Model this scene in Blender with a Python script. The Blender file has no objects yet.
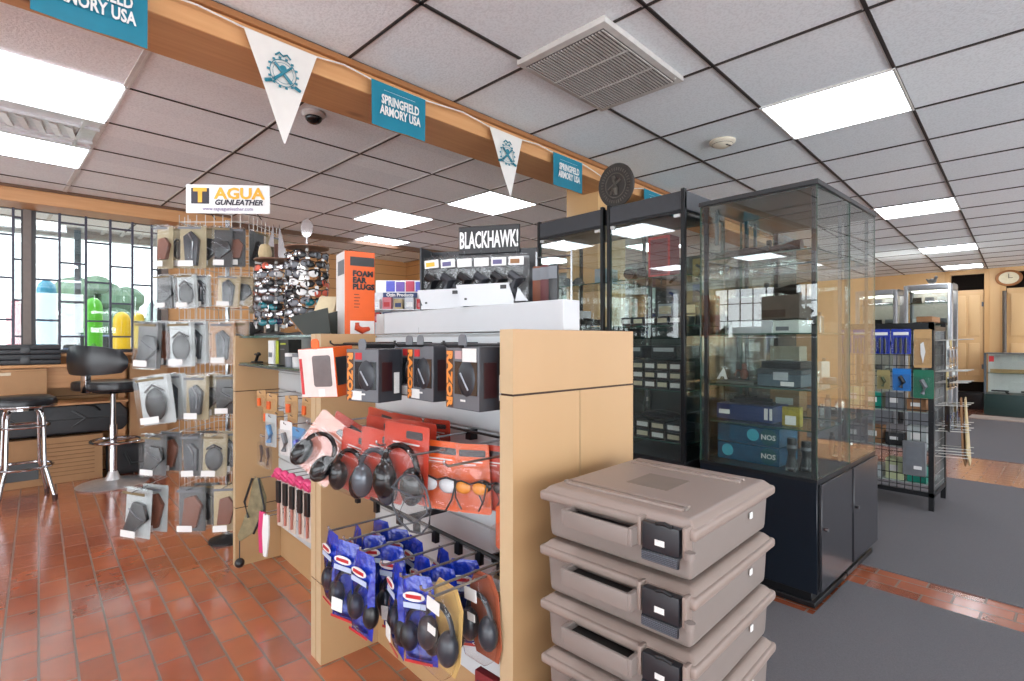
import bpy, bmesh, math, random
from mathutils import Matrix, Vector, Euler
random.seed(7)
S = bpy.context.scene
COL = S.collection
R = math.radians

# ------------------------------------------------------------------ camera, world, exposure
cam_data = bpy.data.cameras.new('camera'); cam = bpy.data.objects.new('camera', cam_data); COL.objects.link(cam)
cam.location = (0, 0, 1.2); cam.rotation_euler = (R(90), 0, R(47.8 - 90))
cam_data.sensor_width = 36; cam_data.lens = 522 / 1024 * 36; cam_data.clip_start = 0.02
S.camera = cam
S.view_settings.view_transform = 'Standard'; S.view_settings.look = 'None'
S.view_settings.gamma = 1; S.view_settings.use_curve_mapping = False
S.view_settings.exposure = 0.05
S.cycles.max_bounces = 9; S.cycles.diffuse_bounces = 6; S.cycles.glossy_bounces = 4; S.cycles.transparent_max_bounces = 40
S.cycles.caustics_reflective = True; S.cycles.blur_glossy = 1.0; S.cycles.caustics_refractive = False
W = bpy.data.worlds.new('sky'); S.world = W; W.use_nodes = True
bg = W.node_tree.nodes['Background']; bg.inputs[0].default_value = (0.90, 0.95, 1, 1)
_tc = W.node_tree.nodes.new('ShaderNodeTexCoord'); _dp = W.node_tree.nodes.new('ShaderNodeVectorMath'); _dp.operation = 'DOT_PRODUCT'
_dp.inputs[1].default_value = (-.66, -.70, -.27); W.node_tree.links.new(_tc.outputs['Generated'], _dp.inputs[0])
_mr = W.node_tree.nodes.new('ShaderNodeMapRange'); _mr.inputs[1].default_value = .1; _mr.inputs[2].default_value = .8   # brighter lobe added to the sky behind the viewer to lift the ceiling
_mr.inputs[3].default_value = 3.1; _mr.inputs[4].default_value = 9.2
W.node_tree.links.new(_dp.outputs['Value'], _mr.inputs[0]); W.node_tree.links.new(_mr.outputs[0], bg.inputs[1])
PANEL_LIGHT = 11
sun_d = bpy.data.lights.new('sun', 'SUN'); sun_d.energy = 2.4; sun_d.angle = R(4)
sun = bpy.data.objects.new('sun', sun_d); COL.objects.link(sun); sun.rotation_euler = (R(48), 0, R(150))

# ------------------------------------------------------------------ materials
def lin(c):
    return tuple((x/255/12.92 if x/255 <= .04045 else ((x/255+.055)/1.055)**2.4) for x in c) + (1,)
KA = .8          # reflectance scale of painted and printed things against the white ceiling tile
MATS = {}
def mat(name, col, rough=.5, metal=0, var=.08, scale=25, bump=0, spec=.5, stretch=(1,1,1), col2=None, emit=0):
    if name in MATS: return MATS[name]
    m = bpy.data.materials.new(name); m.use_nodes = True; nt = m.node_tree; N = nt.nodes; L = nt.links
    b = N['Principled BSDF']; c = lin(col)
    if not emit: c = tuple(v*KA for v in c[:3]) + (1,)
    b.inputs['Roughness'].default_value = rough; b.inputs['Metallic'].default_value = metal
    b.inputs['Specular IOR Level'].default_value = spec
    tc = N.new('ShaderNodeTexCoord'); mp = N.new('ShaderNodeMapping'); mp.inputs['Scale'].default_value = stretch
    no = N.new('ShaderNodeTexNoise'); no.inputs['Scale'].default_value = scale; no.inputs['Detail'].default_value = 3
    L.new(tc.outputs['Object'], mp.inputs[0]); L.new(mp.outputs[0], no.inputs['Vector'])
    mx = N.new('ShaderNodeMix'); mx.data_type = 'RGBA'
    c2 = tuple(v*KA for v in lin(col2)[:3]) + (1,) if col2 else tuple(min(1, x*(1+var*2.2)) for x in c[:3]) + (1,)
    c1 = c if col2 else tuple(x*(1-var*2.2) for x in c[:3]) + (1,)
    mx.inputs[6].default_value = c1; mx.inputs[7].default_value = c2
    L.new(no.outputs[0], mx.inputs[0]); L.new(mx.outputs[2], b.inputs['Base Color'])
    if bump:
        bp = N.new('ShaderNodeBump'); bp.inputs['Strength'].default_value = bump; bp.inputs['Distance'].default_value = .01
        L.new(no.outputs[0], bp.inputs['Height']); L.new(bp.outputs[0], b.inputs['Normal'])
    if emit:
        b.inputs['Emission Color'].default_value = c; b.inputs['Emission Strength'].default_value = emit
    MATS[name] = m; return m
def glassy(name, tint=(1,1,1), refl=1.0, haze=0.0, hazecol=(220,225,225), rough=0.0):
    """thin clear sheet: see-through, mirror-like at grazing angles, optionally a little milky"""
    if name in MATS: return MATS[name]
    m = bpy.data.materials.new(name); m.use_nodes = True; nt = m.node_tree; N = nt.nodes; L = nt.links
    N.remove(N['Principled BSDF']); out = N['Material Output']
    t = N.new('ShaderNodeBsdfTransparent'); t.inputs[0].default_value = (*tint, 1)
    g = N.new('ShaderNodeBsdfGlossy'); g.inputs['Roughness'].default_value = rough
    f = N.new('ShaderNodeLayerWeight'); f.inputs[0].default_value = .5      # facing term, same from both sides
    pw = N.new('ShaderNodeMath'); pw.operation = 'POWER'; pw.inputs[1].default_value = 4.5; L.new(f.outputs['Facing'], pw.inputs[0])
    ml = N.new('ShaderNodeMath'); ml.operation = 'MULTIPLY_ADD'; ml.inputs[1].default_value = .9; ml.inputs[2].default_value = .035*refl; ml.use_clamp = True
    mx = N.new('ShaderNodeMixShader'); L.new(pw.outputs[0], ml.inputs[0]); L.new(ml.outputs[0], mx.inputs[0])
    src = t.outputs[0]
    if haze:
        d = N.new('ShaderNodeBsdfDiffuse'); d.inputs[0].default_value = lin(hazecol)
        m2 = N.new('ShaderNodeMixShader'); m2.inputs[0].default_value = haze
        L.new(t.outputs[0], m2.inputs[1]); L.new(d.outputs[0], m2.inputs[2]); src = m2.outputs[0]
    L.new(src, mx.inputs[1]); L.new(g.outputs[0], mx.inputs[2]); L.new(mx.outputs[0], out.inputs[0])
    MATS[name] = m; return m

def wood(name, c1, c2, scale=6, stretch=(1,1,.08), rough=.42, knots=False, planks=None):
    if name in MATS: return MATS[name]
    m = mat(name, c1, rough, col2=c2, scale=scale, stretch=stretch); nt = m.node_tree; N = nt.nodes; L = nt.links
    b = N['Principled BSDF']; src = b.inputs['Base Color'].links[0].from_socket
    tc = [n for n in N if n.type == 'TEX_COORD'][0]
    if knots:
        v = N.new('ShaderNodeTexVoronoi'); v.inputs['Scale'].default_value = 2.3
        mp = N.new('ShaderNodeMapping'); mp.inputs['Scale'].default_value = knots
        L.new(tc.outputs['Object'], mp.inputs[0]); L.new(mp.outputs[0], v.inputs['Vector'])
        rp = N.new('ShaderNodeValToRGB'); rp.color_ramp.elements[0].position = .02; rp.color_ramp.elements[0].color = (1,1,1,1)
        rp.color_ramp.elements[1].position = .12; rp.color_ramp.elements[1].color = (0,0,0,1)
        mx = N.new('ShaderNodeMix'); mx.data_type = 'RGBA'; mx.inputs[7].default_value = lin((96,58,32))
        L.new(v.outputs['Distance'], rp.inputs[0]); L.new(rp.outputs[0], mx.inputs[0]); L.new(src, mx.inputs[6])
        L.new(mx.outputs[2], b.inputs['Base Color']); src = mx.outputs[2]
    if planks:   # (axis, spacing)
        ax, sp = planks
        sx = N.new('ShaderNodeSeparateXYZ'); L.new(tc.outputs['Object'], sx.inputs[0])
        d = N.new('ShaderNodeMath'); d.operation = 'DIVIDE'; d.inputs[1].default_value = sp; L.new(sx.outputs[ax], d.inputs[0])
        fr = N.new('ShaderNodeMath'); fr.operation = 'FRACT'; L.new(d.outputs[0], fr.inputs[0])
        lt = N.new('ShaderNodeMath'); lt.operation = 'LESS_THAN'; lt.inputs[1].default_value = .045; L.new(fr.outputs[0], lt.inputs[0])
        mx = N.new('ShaderNodeMix'); mx.data_type = 'RGBA'; mx.inputs[7].default_value = lin((110,70,38))
        L.new(lt.outputs[0], mx.inputs[0]); L.new(src, mx.inputs[6]); L.new(mx.outputs[2], b.inputs['Base Color'])
    return m

MAPLE = wood('maple_laminate', (190,152,106), (202,165,122), 5, (1,1,.12), .38)
MAPLE_EDGE = mat('maple_edge', (206,180,142), .45, var=.03)
SEAM = mat('dark_seam', (66,44,30), .7)
PINE = wood('pine_board', (196,138,86), (226,172,118), 9, (.3,5,5), .5, knots=(.7,1.6,1.6))
PINE_Z = wood('pine_panelling', (214,160,100), (230,182,124), 6, (1,1,.1), .5, planks=(1,.14))
PINE_X = wood('pine_cladding', (206,150,92), (224,172,112), 6, (.1,1,1), .5, planks=(2,.14))
PINE_PALE = wood('pale_pine', (222,178,122), (234,194,140), 6, (1,1,.1), .45)
WHITE = mat('white_laminate', (206,209,212), .35, var=.01)
SLAT = mat('slatwall_white', (212,219,222), .4, var=.01)
GREYM = mat('grey_metal', (120,122,126), .35, .8)
CHROME = mat('chrome', (205,205,208), .12, 1, var=.02)
WIRE = mat('bright_wire', (190,192,195), .25, .9)
BLACK = mat('black_plastic', (22,23,26), .35)
BLACKM = mat('black_metal', (26,27,30), .4, .2)
BLKLAM = mat('black_laminate', (34,35,39), .28)
NAVYLAM = mat('dark_blue_laminate', (19,27,38), .3)
FASCIA = mat('charcoal_fascia', (62,64,69), .4)
LEATHER = mat('black_leatherette', (24,26,30), .32, bump=.05, scale=90)
GLASS = glassy('clear_glass', (.93,.965,.95), 2.2)
GEDGE = mat('green_glass_edge', (58,96,84), .15, spec=.8)
SHELFG = glassy('shelf_glass', (.86,.95,.92), 1.0)
BLIS = glassy('clear_blister', (.975,.975,.975), .9, .008, rough=.08)
BLIS2 = glassy('milky_plastic', (.975,.98,.98), .9, .02, (224,228,226), rough=.1)
PAPER = mat('white_paper', (238,238,236), .6, var=.01)
PRICE = mat('price_sticker', (235,235,232), .6, var=.12, scale=420)
CARDB = mat('cardboard', (176,134,94), .8, var=.05, scale=12)
CARDB2 = mat('brown_cardboard', (150,108,72), .8, var=.06)
ORANGE = mat('orange_print', (240,98,18), .42, var=.04)
ORED = mat('orange_red_print', (212,60,30), .4, var=.08)
DGREY = mat('dark_grey_print', (52,54,60), .4)
MGREY = mat('mid_grey_print', (112,116,122), .4)
TEAL = mat('teal_vinyl', (8,126,152), .45, var=.04)
CREAM = mat('cream_vinyl', (232,228,222), .5, var=.02)
TAUPE = mat('taupe_plastic', (150,134,125), .42, var=.02, bump=.03, scale=300)
TAUPE2 = mat('taupe_body', (138,128,122), .45, var=.02)
RED = mat('red_print', (196,38,44), .4)
PINK = mat('pink_plastic', (222,62,120), .4)
BLUE = mat('blue_film', (18,52,176), .2, var=.3, scale=60, spec=.9, bump=.4)
NAVY = mat('navy_print', (28,52,104), .4)
YEL = mat('yellow_print', (240,176,46), .45)
STEEL = mat('brushed_steel', (170,172,176), .3, .9)
DBROWN = mat('dark_brown', (70,48,36), .6)
TAN = mat('tan_leather', (120,66,42), .55)
KHAKI = mat('khaki_card', (190,170,130), .6)

def floor_mat():
    m = bpy.data.materials.new('quarry_tile'); m.use_nodes = True; nt = m.node_tree; N = nt.nodes; L = nt.links
    b = N['Principled BSDF']
    tc = N.new('ShaderNodeTexCoord'); sx = N.new('ShaderNodeSeparateXYZ'); cb = N.new('ShaderNodeCombineXYZ')
    L.new(tc.outputs['Object'], sx.inputs[0]); L.new(sx.outputs[1], cb.inputs[0]); L.new(sx.outputs[0], cb.inputs[1])
    br = N.new('ShaderNodeTexBrick'); br.inputs['Scale'].default_value = 1
    br.inputs['Brick Width'].default_value = .21; br.inputs['Row Height'].default_value = .1065
    br.inputs['Mortar Size'].default_value = .0045; br.inputs['Mortar Smooth'].default_value = .2; br.inputs['Bias'].default_value = 0
    br.inputs['Color1'].default_value = lin((170,88,56)); br.inputs['Color2'].default_value = lin((200,112,76))
    br.inputs['Mortar'].default_value = lin((132,112,98)); br.offset = .5
    L.new(cb.outputs[0], br.inputs['Vector'])
    no = N.new('ShaderNodeTexNoise'); no.inputs['Scale'].default_value = 9; L.new(tc.outputs['Object'], no.inputs['Vector'])
    mx = N.new('ShaderNodeMix'); mx.data_type = 'RGBA'; mx.blend_type = 'MULTIPLY'; mx.inputs[0].default_value = .35
    L.new(br.outputs['Color'], mx.inputs[6]); L.new(no.outputs[0], mx.inputs[7])
    mx2 = N.new('ShaderNodeMix'); mx2.data_type = 'RGBA'; mx2.inputs[0].default_value = 1
    L.new(mx.outputs[2], b.inputs['Base Color'])
    rr = N.new('ShaderNodeMapRange'); rr.inputs[3].default_value = .2; rr.inputs[4].default_value = .7
    L.new(br.outputs['Fac'], rr.inputs[0]); L.new(rr.outputs[0], b.inputs['Roughness'])
    b.inputs['Specular IOR Level'].default_value = 1.0; b.inputs['Coat Weight'].default_value = 1.0; b.inputs['Coat Roughness'].default_value = .16
    bp = N.new('ShaderNodeBump'); bp.invert = True; bp.inputs['Strength'].default_value = .5; bp.inputs['Distance'].default_value = .003
    L.new(br.outputs['Fac'], bp.inputs['Height']); L.new(bp.outputs[0], b.inputs['Normal'])
    N.remove(mx2); return m
TILE = floor_mat()
CARPET = mat('grey_carpet', (120,118,121), .95, var=.1, scale=260, bump=.5, spec=.1)

CROT = R(3.5)                      # the ceiling grid runs 3.5 degrees off the floor tiles
def cw(x, y, z=0):                 # ceiling-grid coordinates -> world
    c, s = math.cos(CROT), math.sin(CROT); return Vector((c*x - s*y, s*x + c*y, z))
def ceiling_mat():
    m = bpy.data.materials.new('acoustic_tile'); m.use_nodes = True; nt = m.node_tree; N = nt.nodes; L = nt.links
    b = N['Principled BSDF']; b.inputs['Roughness'].default_value = .95; b.inputs['Specular IOR Level'].default_value = .1
    tc = N.new('ShaderNodeTexCoord'); mp = N.new('ShaderNodeMapping'); mp.inputs['Rotation'].default_value = (0,0,-CROT); mp.inputs['Location'].default_value = (.045,.18,0)
    L.new(tc.outputs['Object'], mp.inputs[0])
    sn = N.new('ShaderNodeVectorMath'); sn.operation = 'SNAP'; sn.inputs[1].default_value = (.6,.6,.6); L.new(mp.outputs[0], sn.inputs[0])
    wn = N.new('ShaderNodeTexWhiteNoise'); L.new(sn.outputs[0], wn.inputs['Vector'])
    mx = N.new('ShaderNodeMix'); mx.data_type = 'RGBA'; mx.inputs[6].default_value = lin((232,240,244)); mx.inputs[7].default_value = lin((241,248,251))
    L.new(wn.outputs[0], mx.inputs[0])
    no = N.new('ShaderNodeTexNoise'); no.inputs['Scale'].default_value = 95; no.inputs['Detail'].default_value = 4; L.new(tc.outputs['Object'], no.inputs['Vector'])
    m2 = N.new('ShaderNodeMix'); m2.data_type = 'RGBA'; m2.blend_type = 'MULTIPLY'; m2.inputs[0].default_value = .16
    rp = N.new('ShaderNodeValToRGB'); rp.color_ramp.elements[0].position = .4; rp.color_ramp.elements[0].color = (.45,.45,.45,1); rp.color_ramp.elements[1].position = .52
    L.new(no.outputs[0], rp.inputs[0]); L.new(mx.outputs[2], m2.inputs[6]); L.new(rp.outputs[0], m2.inputs[7]); L.new(m2.outputs[2], b.inputs['Base Color'])
    bp = N.new('ShaderNodeBump'); bp.inputs['Strength'].default_value = .6; bp.inputs['Distance'].default_value = .004
    L.new(no.outputs[0], bp.inputs['Height']); L.new(bp.outputs[0], b.inputs['Normal'])
    return m
CTILE = ceiling_mat()
TBAR = mat('dark_ceiling_bar', (48,42,40), .6); TBARW = mat('white_ceiling_bar', (222,220,216), .6)
LAMP = mat('lamp_diffuser', (240,246,255), .6, emit=PANEL_LIGHT, var=0)

# ------------------------------------------------------------------ mesh helpers
class MB:
    def __init__(s): s.v = []; s.f = []; s.m = []; s.M = Matrix.Identity(4)
    def add(s, vs, fs, mi=0):
        o = len(s.v); s.v += [tuple(s.M @ Vector(q)) for q in vs]; s.f += [tuple(o+i for i in f) for f in fs]; s.m += [mi]*len(fs) if isinstance(mi, int) else list(mi)
        return s
    def box(s, x0, x1, y0, y1, z0, z1, mi=0):
        vs = [(x0,y0,z0),(x1,y0,z0),(x1,y1,z0),(x0,y1,z0),(x0,y0,z1),(x1,y0,z1),(x1,y1,z1),(x0,y1,z1)]
        # faces: bottom, top, -y, +x, +y, -x
        return s.add(vs, [(3,2,1,0),(4,5,6,7),(0,1,5,4),(1,2,6,5),(2,3,7,6),(3,0,4,7)], mi)
    def taper(s, x0, x1, y0, y1, z0, z1, ins, mi=0):   # narrower at the bottom by ins
        vs = [(x0+ins,y0+ins,z0),(x1-ins,y0+ins,z0),(x1-ins,y1-ins,z0),(x0+ins,y1-ins,z0),(x0,y0,z1),(x1,y0,z1),(x1,y1,z1),(x0,y1,z1)]
        return s.add(vs, [(3,2,1,0),(4,5,6,7),(0,1,5,4),(1,2,6,5),(2,3,7,6),(3,0,4,7)], mi)
    def tube(s, pts, r, n=6, mi=0, closed=False, cap=True):
        P = [Vector(p) for p in pts]; k = len(P); rs = r if isinstance(r, (list, tuple)) else [r]*k; rings = []
        for i, p in enumerate(P):
            if closed: d = P[(i+1) % k] - P[i-1]
            else: d = P[min(i+1, k-1)] - P[max(i-1, 0)]
            d = d.normalized() if d.length > 1e-9 else Vector((0,0,1))
            u = d.cross(Vector((0,0,1)));
            if u.length < .05: u = d.cross(Vector((1,0,0)))
            u.normalize(); w = d.cross(u)
            rings.append([p + (u*math.cos(t) + w*math.sin(t))*rs[i] for t in [2*math.pi*j/n for j in range(n)]])
        vs = [tuple(q) for rg in rings for q in rg]; fs = []
        for i in range(k if closed else k-1):
            a, b = i*n, ((i+1) % k)*n
            for j in range(n): fs.append((a+j, a+(j+1) % n, b+(j+1) % n, b+j))
        if cap and not closed: fs += [tuple(range(n))[::-1], tuple((k-1)*n+j for j in range(n))]
        return s.add(vs, fs, mi)
    def lathe(s, prof, n=20, mi=0, axis='z', c=(0,0,0)):
        vs = []; fs = []
        for (r, h) in prof:
            for j in range(n):
                t = 2*math.pi*j/n; a, b = r*math.cos(t), r*math.sin(t)
                vs.append({'z': (c[0]+a, c[1]+b, c[2]+h), 'x': (c[0]+h, c[1]+a, c[2]+b), 'y': (c[0]+b, c[1]+h, c[2]+a)}[axis])
        k = len(prof)
        for i in range(k-1):
            for j in range(n): fs.append((i*n+j, i*n+(j+1) % n, (i+1)*n+(j+1) % n, (i+1)*n+j))
        fs += [tuple(range(n))[::-1], tuple((k-1)*n+j for j in range(n))]
        return s.add(vs, fs, mi)
    def ell(s, c, r, n=14, m=8, mi=0, cut=None):
        vs = []; fs = []
        for i in range(m+1):
            ph = math.pi*i/m - math.pi/2
            for j in range(n):
                t = 2*math.pi*j/n; vs.append((c[0]+r[0]*math.cos(ph)*math.cos(t), c[1]+r[1]*math.cos(ph)*math.sin(t), c[2]+r[2]*math.sin(ph)))
        for i in range(m):
            for j in range(n): fs.append((i*n+j, i*n+(j+1) % n, (i+1)*n+(j+1) % n, (i+1)*n+j))
        return s.add(vs, fs, mi)
    def prism(s, poly, y0, y1, mi=0):        # poly in x,z extruded along y
        n = len(poly); vs = [(x, y0, z) for x, z in poly] + [(x, y1, z) for x, z in poly]
        fs = [tuple(range(n)), tuple(range(n, 2*n))[::-1]] + [((j+1) % n, j, n+j, n+(j+1) % n) for j in range(n)]
        return s.add(vs, fs, mi)
    def slab(s, poly, z0, z1, mi=0):         # poly in x,y extruded along z
        n = len(poly); vs = [(x, y, z0) for x, y in poly] + [(x, y, z1) for x, y in poly]
        fs = [tuple(range(n))[::-1], tuple(range(n, 2*n))] + [(j, (j+1) % n, n+(j+1) % n, n+j) for j in range(n)]
        return s.add(vs, fs, mi)
    def build(s, name, mats, parent=None, bevel=0, seg=2, smooth=False, loc=(0,0,0), rot=(0,0,0)):
        me = bpy.data.meshes.new(name); me.from_pydata(s.v, [], s.f)
        if not isinstance(mats, (list, tuple)): mats = [mats]
        for q in mats: me.materials.append(q)
        for p, i in zip(me.polygons, s.m): p.material_index = i
        bm = bmesh.new(); bm.from_mesh(me); bmesh.ops.remove_doubles(bm, verts=bm.verts, dist=1e-6)
        bmesh.ops.recalc_face_normals(bm, faces=bm.faces)
        if bevel:
            es = [e for e in bm.edges if len(e.link_faces) == 2 and e.calc_face_angle(0) > R(30)]
            bmesh.ops.bevel(bm, geom=es, offset=bevel, segments=seg, affect='EDGES', profile=.6, clamp_overlap=True)
        bm.to_mesh(me); bm.free()
        if smooth or bevel:
            for p in me.polygons: p.use_smooth = True
            try: me.set_sharp_from_angle(angle=R(38))
            except Exception: pass
        o = bpy.data.objects.new(name, me); COL.objects.link(o); o.location = loc; o.rotation_euler = rot
        if parent: o.parent = parent
        return o
def thing(name, label, cat, loc=(0,0,0), rz=0, group=None, rot=None):
    o = bpy.data.objects.new(name, None); COL.objects.link(o); o.empty_display_size = .05
    o.location = loc; o.rotation_euler = rot if rot else (0,0,rz); o['label'] = label; o['category'] = cat
    if group: o['group'] = group
    return o
def tag(o, label, cat, group=None):
    o['label'] = label; o['category'] = cat
    if group: o['group'] = group
    return o
def struct(o): o['kind'] = 'structure'; return o
def kids(o): return [c for c in bpy.data.objects if c.parent == o]
def dup(root, label, loc, rz=0, rot=None, group=None, scale=None):
    r = root.copy(); COL.objects.link(r); r.location = loc; r.rotation_euler = rot if rot else (0,0,rz); r['label'] = label
    if group: r['group'] = group
    if scale: r.scale = scale
    for ch in KID.get(root.name) or KID.setdefault(root.name, kids(root)):
        c = ch.copy(); COL.objects.link(c); c.parent = r
        for g in KID.get(ch.name) or KID.setdefault(ch.name, kids(ch)):
            d = g.copy(); COL.objects.link(d); d.parent = c
    return r
KID = {}
TXT = {}
def text(s_, size, m, parent, loc, rot=(R(90),0,0), name='lettering', bold=.0, sx=1, align='CENTER', depth=.0006, shear=0, gap=1):
    key = (s_, size, bold, align, depth, shear, m.name, gap)
    if key not in TXT:
        c = bpy.data.curves.new('t', 'FONT'); c.body = s_; c.size = size; c.align_x = align; c.align_y = 'CENTER'
        c.extrude = depth; c.offset = bold; c.shear = shear; c.resolution_u = 2; c.space_line = gap
        o = bpy.data.objects.new('t', c); COL.objects.link(o); bpy.context.view_layer.update()
        me = bpy.data.meshes.new_from_object(o); bpy.data.objects.remove(o); me.materials.clear(); me.materials.append(m); TXT[key] = me
    o = bpy.data.objects.new(name, TXT[key]); COL.objects.link(o); o.location = loc; o.rotation_euler = rot; o.scale = (sx,1,1)
    if parent: o.parent = parent
    return o
def rrect(w, h, r, n=4, cx=0, cz=0):
    pts = []
    for (sx, sz, a0) in ((1,-1,-90),(1,1,0),(-1,1,90),(-1,-1,180)):
        for k in range(n+1):
            a = R(a0 + 90*k/n); pts.append((cx + sx*(w/2-r) + r*math.cos(a), cz + sz*(h/2-r) + r*math.sin(a)))
    return pts

# ------------------------------------------------------------------ room shell
CZ = 2.46; X0, X1, Y0, Y1 = -5.5, 12.3, -4.5, 6.15
struct(MB().box(X0-.1, X1+1.1, Y0-.1, Y1+1.4, -.1, 0).build('floor', TILE))
struct(MB().box(1.28, 2.985, Y0, .805, .0005, .006).build('floor_carpet_front', CARPET))
struct(MB().box(1.28, 2.5, .805, 4.6, .0005, .006).build('floor_carpet_aisle', CARPET))
struct(MB().box(3.265, 5.89, Y0, 4.6, .0005, .006).build('floor_carpet_middle', CARPET))
struct(MB().box(7.08, 10.6, Y0, 4.6, .0005, .006).build('floor_carpet_back', CARPET))
struct(MB().box(X0-.1, X1+1.1, Y0-.1, Y1+1.4, CZ, CZ+.08).build('ceiling', CTILE))
def clip(p, q):                                   # clip a segment to the room rectangle
    t0, t1 = 0, 1; d = q - p
    for a, lo, hi in ((0, X0, X1), (1, Y0, Y1+1.35)):
        if abs(d[a]) < 1e-9:
            if not lo <= p[a] <= hi: return None
            continue
        u, v = sorted(((lo-p[a])/d[a], (hi-p[a])/d[a])); t0, t1 = max(t0, u), min(t1, v)
    return (p+d*t0, p+d*t1) if t1 > t0 else None
dark, light = MB(), MB()
def bar(a, b, w, off, z, mb):
    seg = clip(cw(*a), cw(*b))
    if not seg: return
    p, q = seg; d = (q-p).normalized(); n = Vector((-d.y, d.x, 0)); p = p + n*off; q = q + n*off
    poly = [(p+n*w/2), (q+n*w/2), (q-n*w/2), (p-n*w/2)]; mb.slab([(v.x, v.y) for v in poly], z, CZ-.0003)
SX = [2.955+.6*k for k in range(-15, 18)]; SY = [2.147] + [1.01-.59*k+0 for k in range(-1, 10)]
NX = [3.0+.6*k for k in range(-15, 18)]; NY = [2.6+.585*k for k in range(0, 9)]
for x in SX: bar((x,-7), (x,2.15), .011, 0, CZ-.006, dark); bar((x,-7), (x,2.15), .006, -.0085, CZ-.005, light)
for y in SY: bar((-8,y), (16,y), .0135, 0, CZ-.006, dark); bar((-8,y), (16,y), .005, .011, CZ-.005, light)
for x in NX:
    whitebar = abs(x-.6) < .1; x = .525 if whitebar else x
    bar((x,2.45), (x,9), .012, 0, CZ-.006, light if whitebar else dark); bar((x,2.45), (x,9), .02 if whitebar else .006, .012, CZ-.005, light)
for y in NY: bar((-8,y), (16,y), .008, 0, CZ-.006, dark)
struct(dark.build('trim_1', TBAR)); struct(light.build('trim_2', TBARW))
# walls
struct(MB().box(X0-.3, X1+1.2, Y0-.3, Y1+1.5, CZ+.09, CZ+2.4).build('ceiling_sky_blocker', mat('blocker_grey', (150,150,150), .8)))  # unseen box added above the ceiling to keep sky glow off the kayaks
WALLW = mat('cream_wall', (214,204,188), .8)
w = MB().box(X0-.1, X0, Y0, -3.6, 0, CZ).box(X0-.1, X0, 5.4, Y1, 0, CZ).box(X0-.1, X0, -3.6, 5.4, 0, .3).box(X0-.1, X0, -3.6, 5.4, 2.3, CZ)
for k in range(7): w.box(X0-.1, X0, -3.6+k*1.5-.06, -3.6+k*1.5+.06 if k else -3.5, .3, 2.3)
struct(w.build('wall_left', WALLW))
w = MB().box(X0, X1, Y0-.1, Y0, 0, .25).box(X0, X1, Y0-.1, Y0, 2.35, CZ)
for k in range(12): w.box(X0+k*1.6-.07 if k else X0, X0+k*1.6+.07, Y0-.1, Y0, .25, 2.35)  # openings put into this unseen wall to bring daylight onto the ceiling
struct(w.build('wall_front', WALLW))
w = MB().box(X0, 2.0, Y1, Y1+.1, 0, 1.09).box(.95, 2.0, Y1, Y1+.1, 1.09, 2.36).box(X0, 2.0, Y1, Y1+.1, 2.36, CZ)
struct(w.build('wall_back', PINE_X))
w = MB().box(1.9, 2.0, Y1+.1, 7.5, 0, CZ).box(2.0, 4.5, 7.4, 7.5, 0, CZ)
struct(w.build('wall_alcove', PINE_X))
struct(MB().box(4.4, 4.5, Y1+.1, 7.4, 0, CZ).build('wall_alcove_side', PINE_X))
struct(MB().box(4.4, X1, Y1, Y1+.1, 0, CZ).build('wall_back_right', PINE_X))
# far right wall with two door openings
w = MB(); d0, d1 = (1.235, 1.62), (.43, .945)
w.box(X1, X1+.1, 1.68, Y1, 0, CZ).box(X1, X1+.1, .945, 1.22, 0, CZ).box(X1, X1+.1, Y0, .35, 0, CZ).box(X1, X1+.1, 1.22, 1.68, 2.38, CZ).box(X1, X1+.1, .35, .945, 2.38, CZ)
struct(w.build('wall_right', PINE_PALE)); 
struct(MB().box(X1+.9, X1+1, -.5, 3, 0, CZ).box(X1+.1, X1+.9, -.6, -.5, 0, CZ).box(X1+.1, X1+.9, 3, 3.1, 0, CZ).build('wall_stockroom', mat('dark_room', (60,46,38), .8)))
struct(MB().box(X1-.012, X1-.001, .28, .35, 0, CZ-.01).box(X1-.012, X1-.001, .945, 1.02, 0, CZ-.01).box(X1-.012, X1-.001, 1.15, 1.22, 0, CZ-.01).box(X1-.012, X1-.001, 1.68, 1.76, 0, CZ-.01).build('trim_3', wood('door_casing', (212,164,104), (226,180,122), 6, (1,1,.1))))
for i, (a, b) in enumerate(((1.23, 1.67), (.36, .935))):
    dr = MB().box(X1+.02, X1+.05, a, b, .47, 2.1).build(f'door_{i+1}', PINE_PALE, bevel=.004); struct(dr)
    for (z0, z1) in ((.58, 1.15), (1.28, 2.0)):
        for (p, q) in ((a+.05, (a+b)/2-.02), ((a+b)/2+.02, b-.05)):
            MB().box(X1+.008, X1+.024, p, q, z0, z1).build('door_panel', wood('raised_panel', (228,186,130), (238,200,148), 6, (1,1,.1)), dr, bevel=.01)
    MB().box(X1+.005, X1+.024, a+.0, a+.025, .7, .78).box(X1+.005, X1+.024, a+.0, a+.025, 1.8, 1.88).build('hinge', GREYM, dr)
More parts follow.
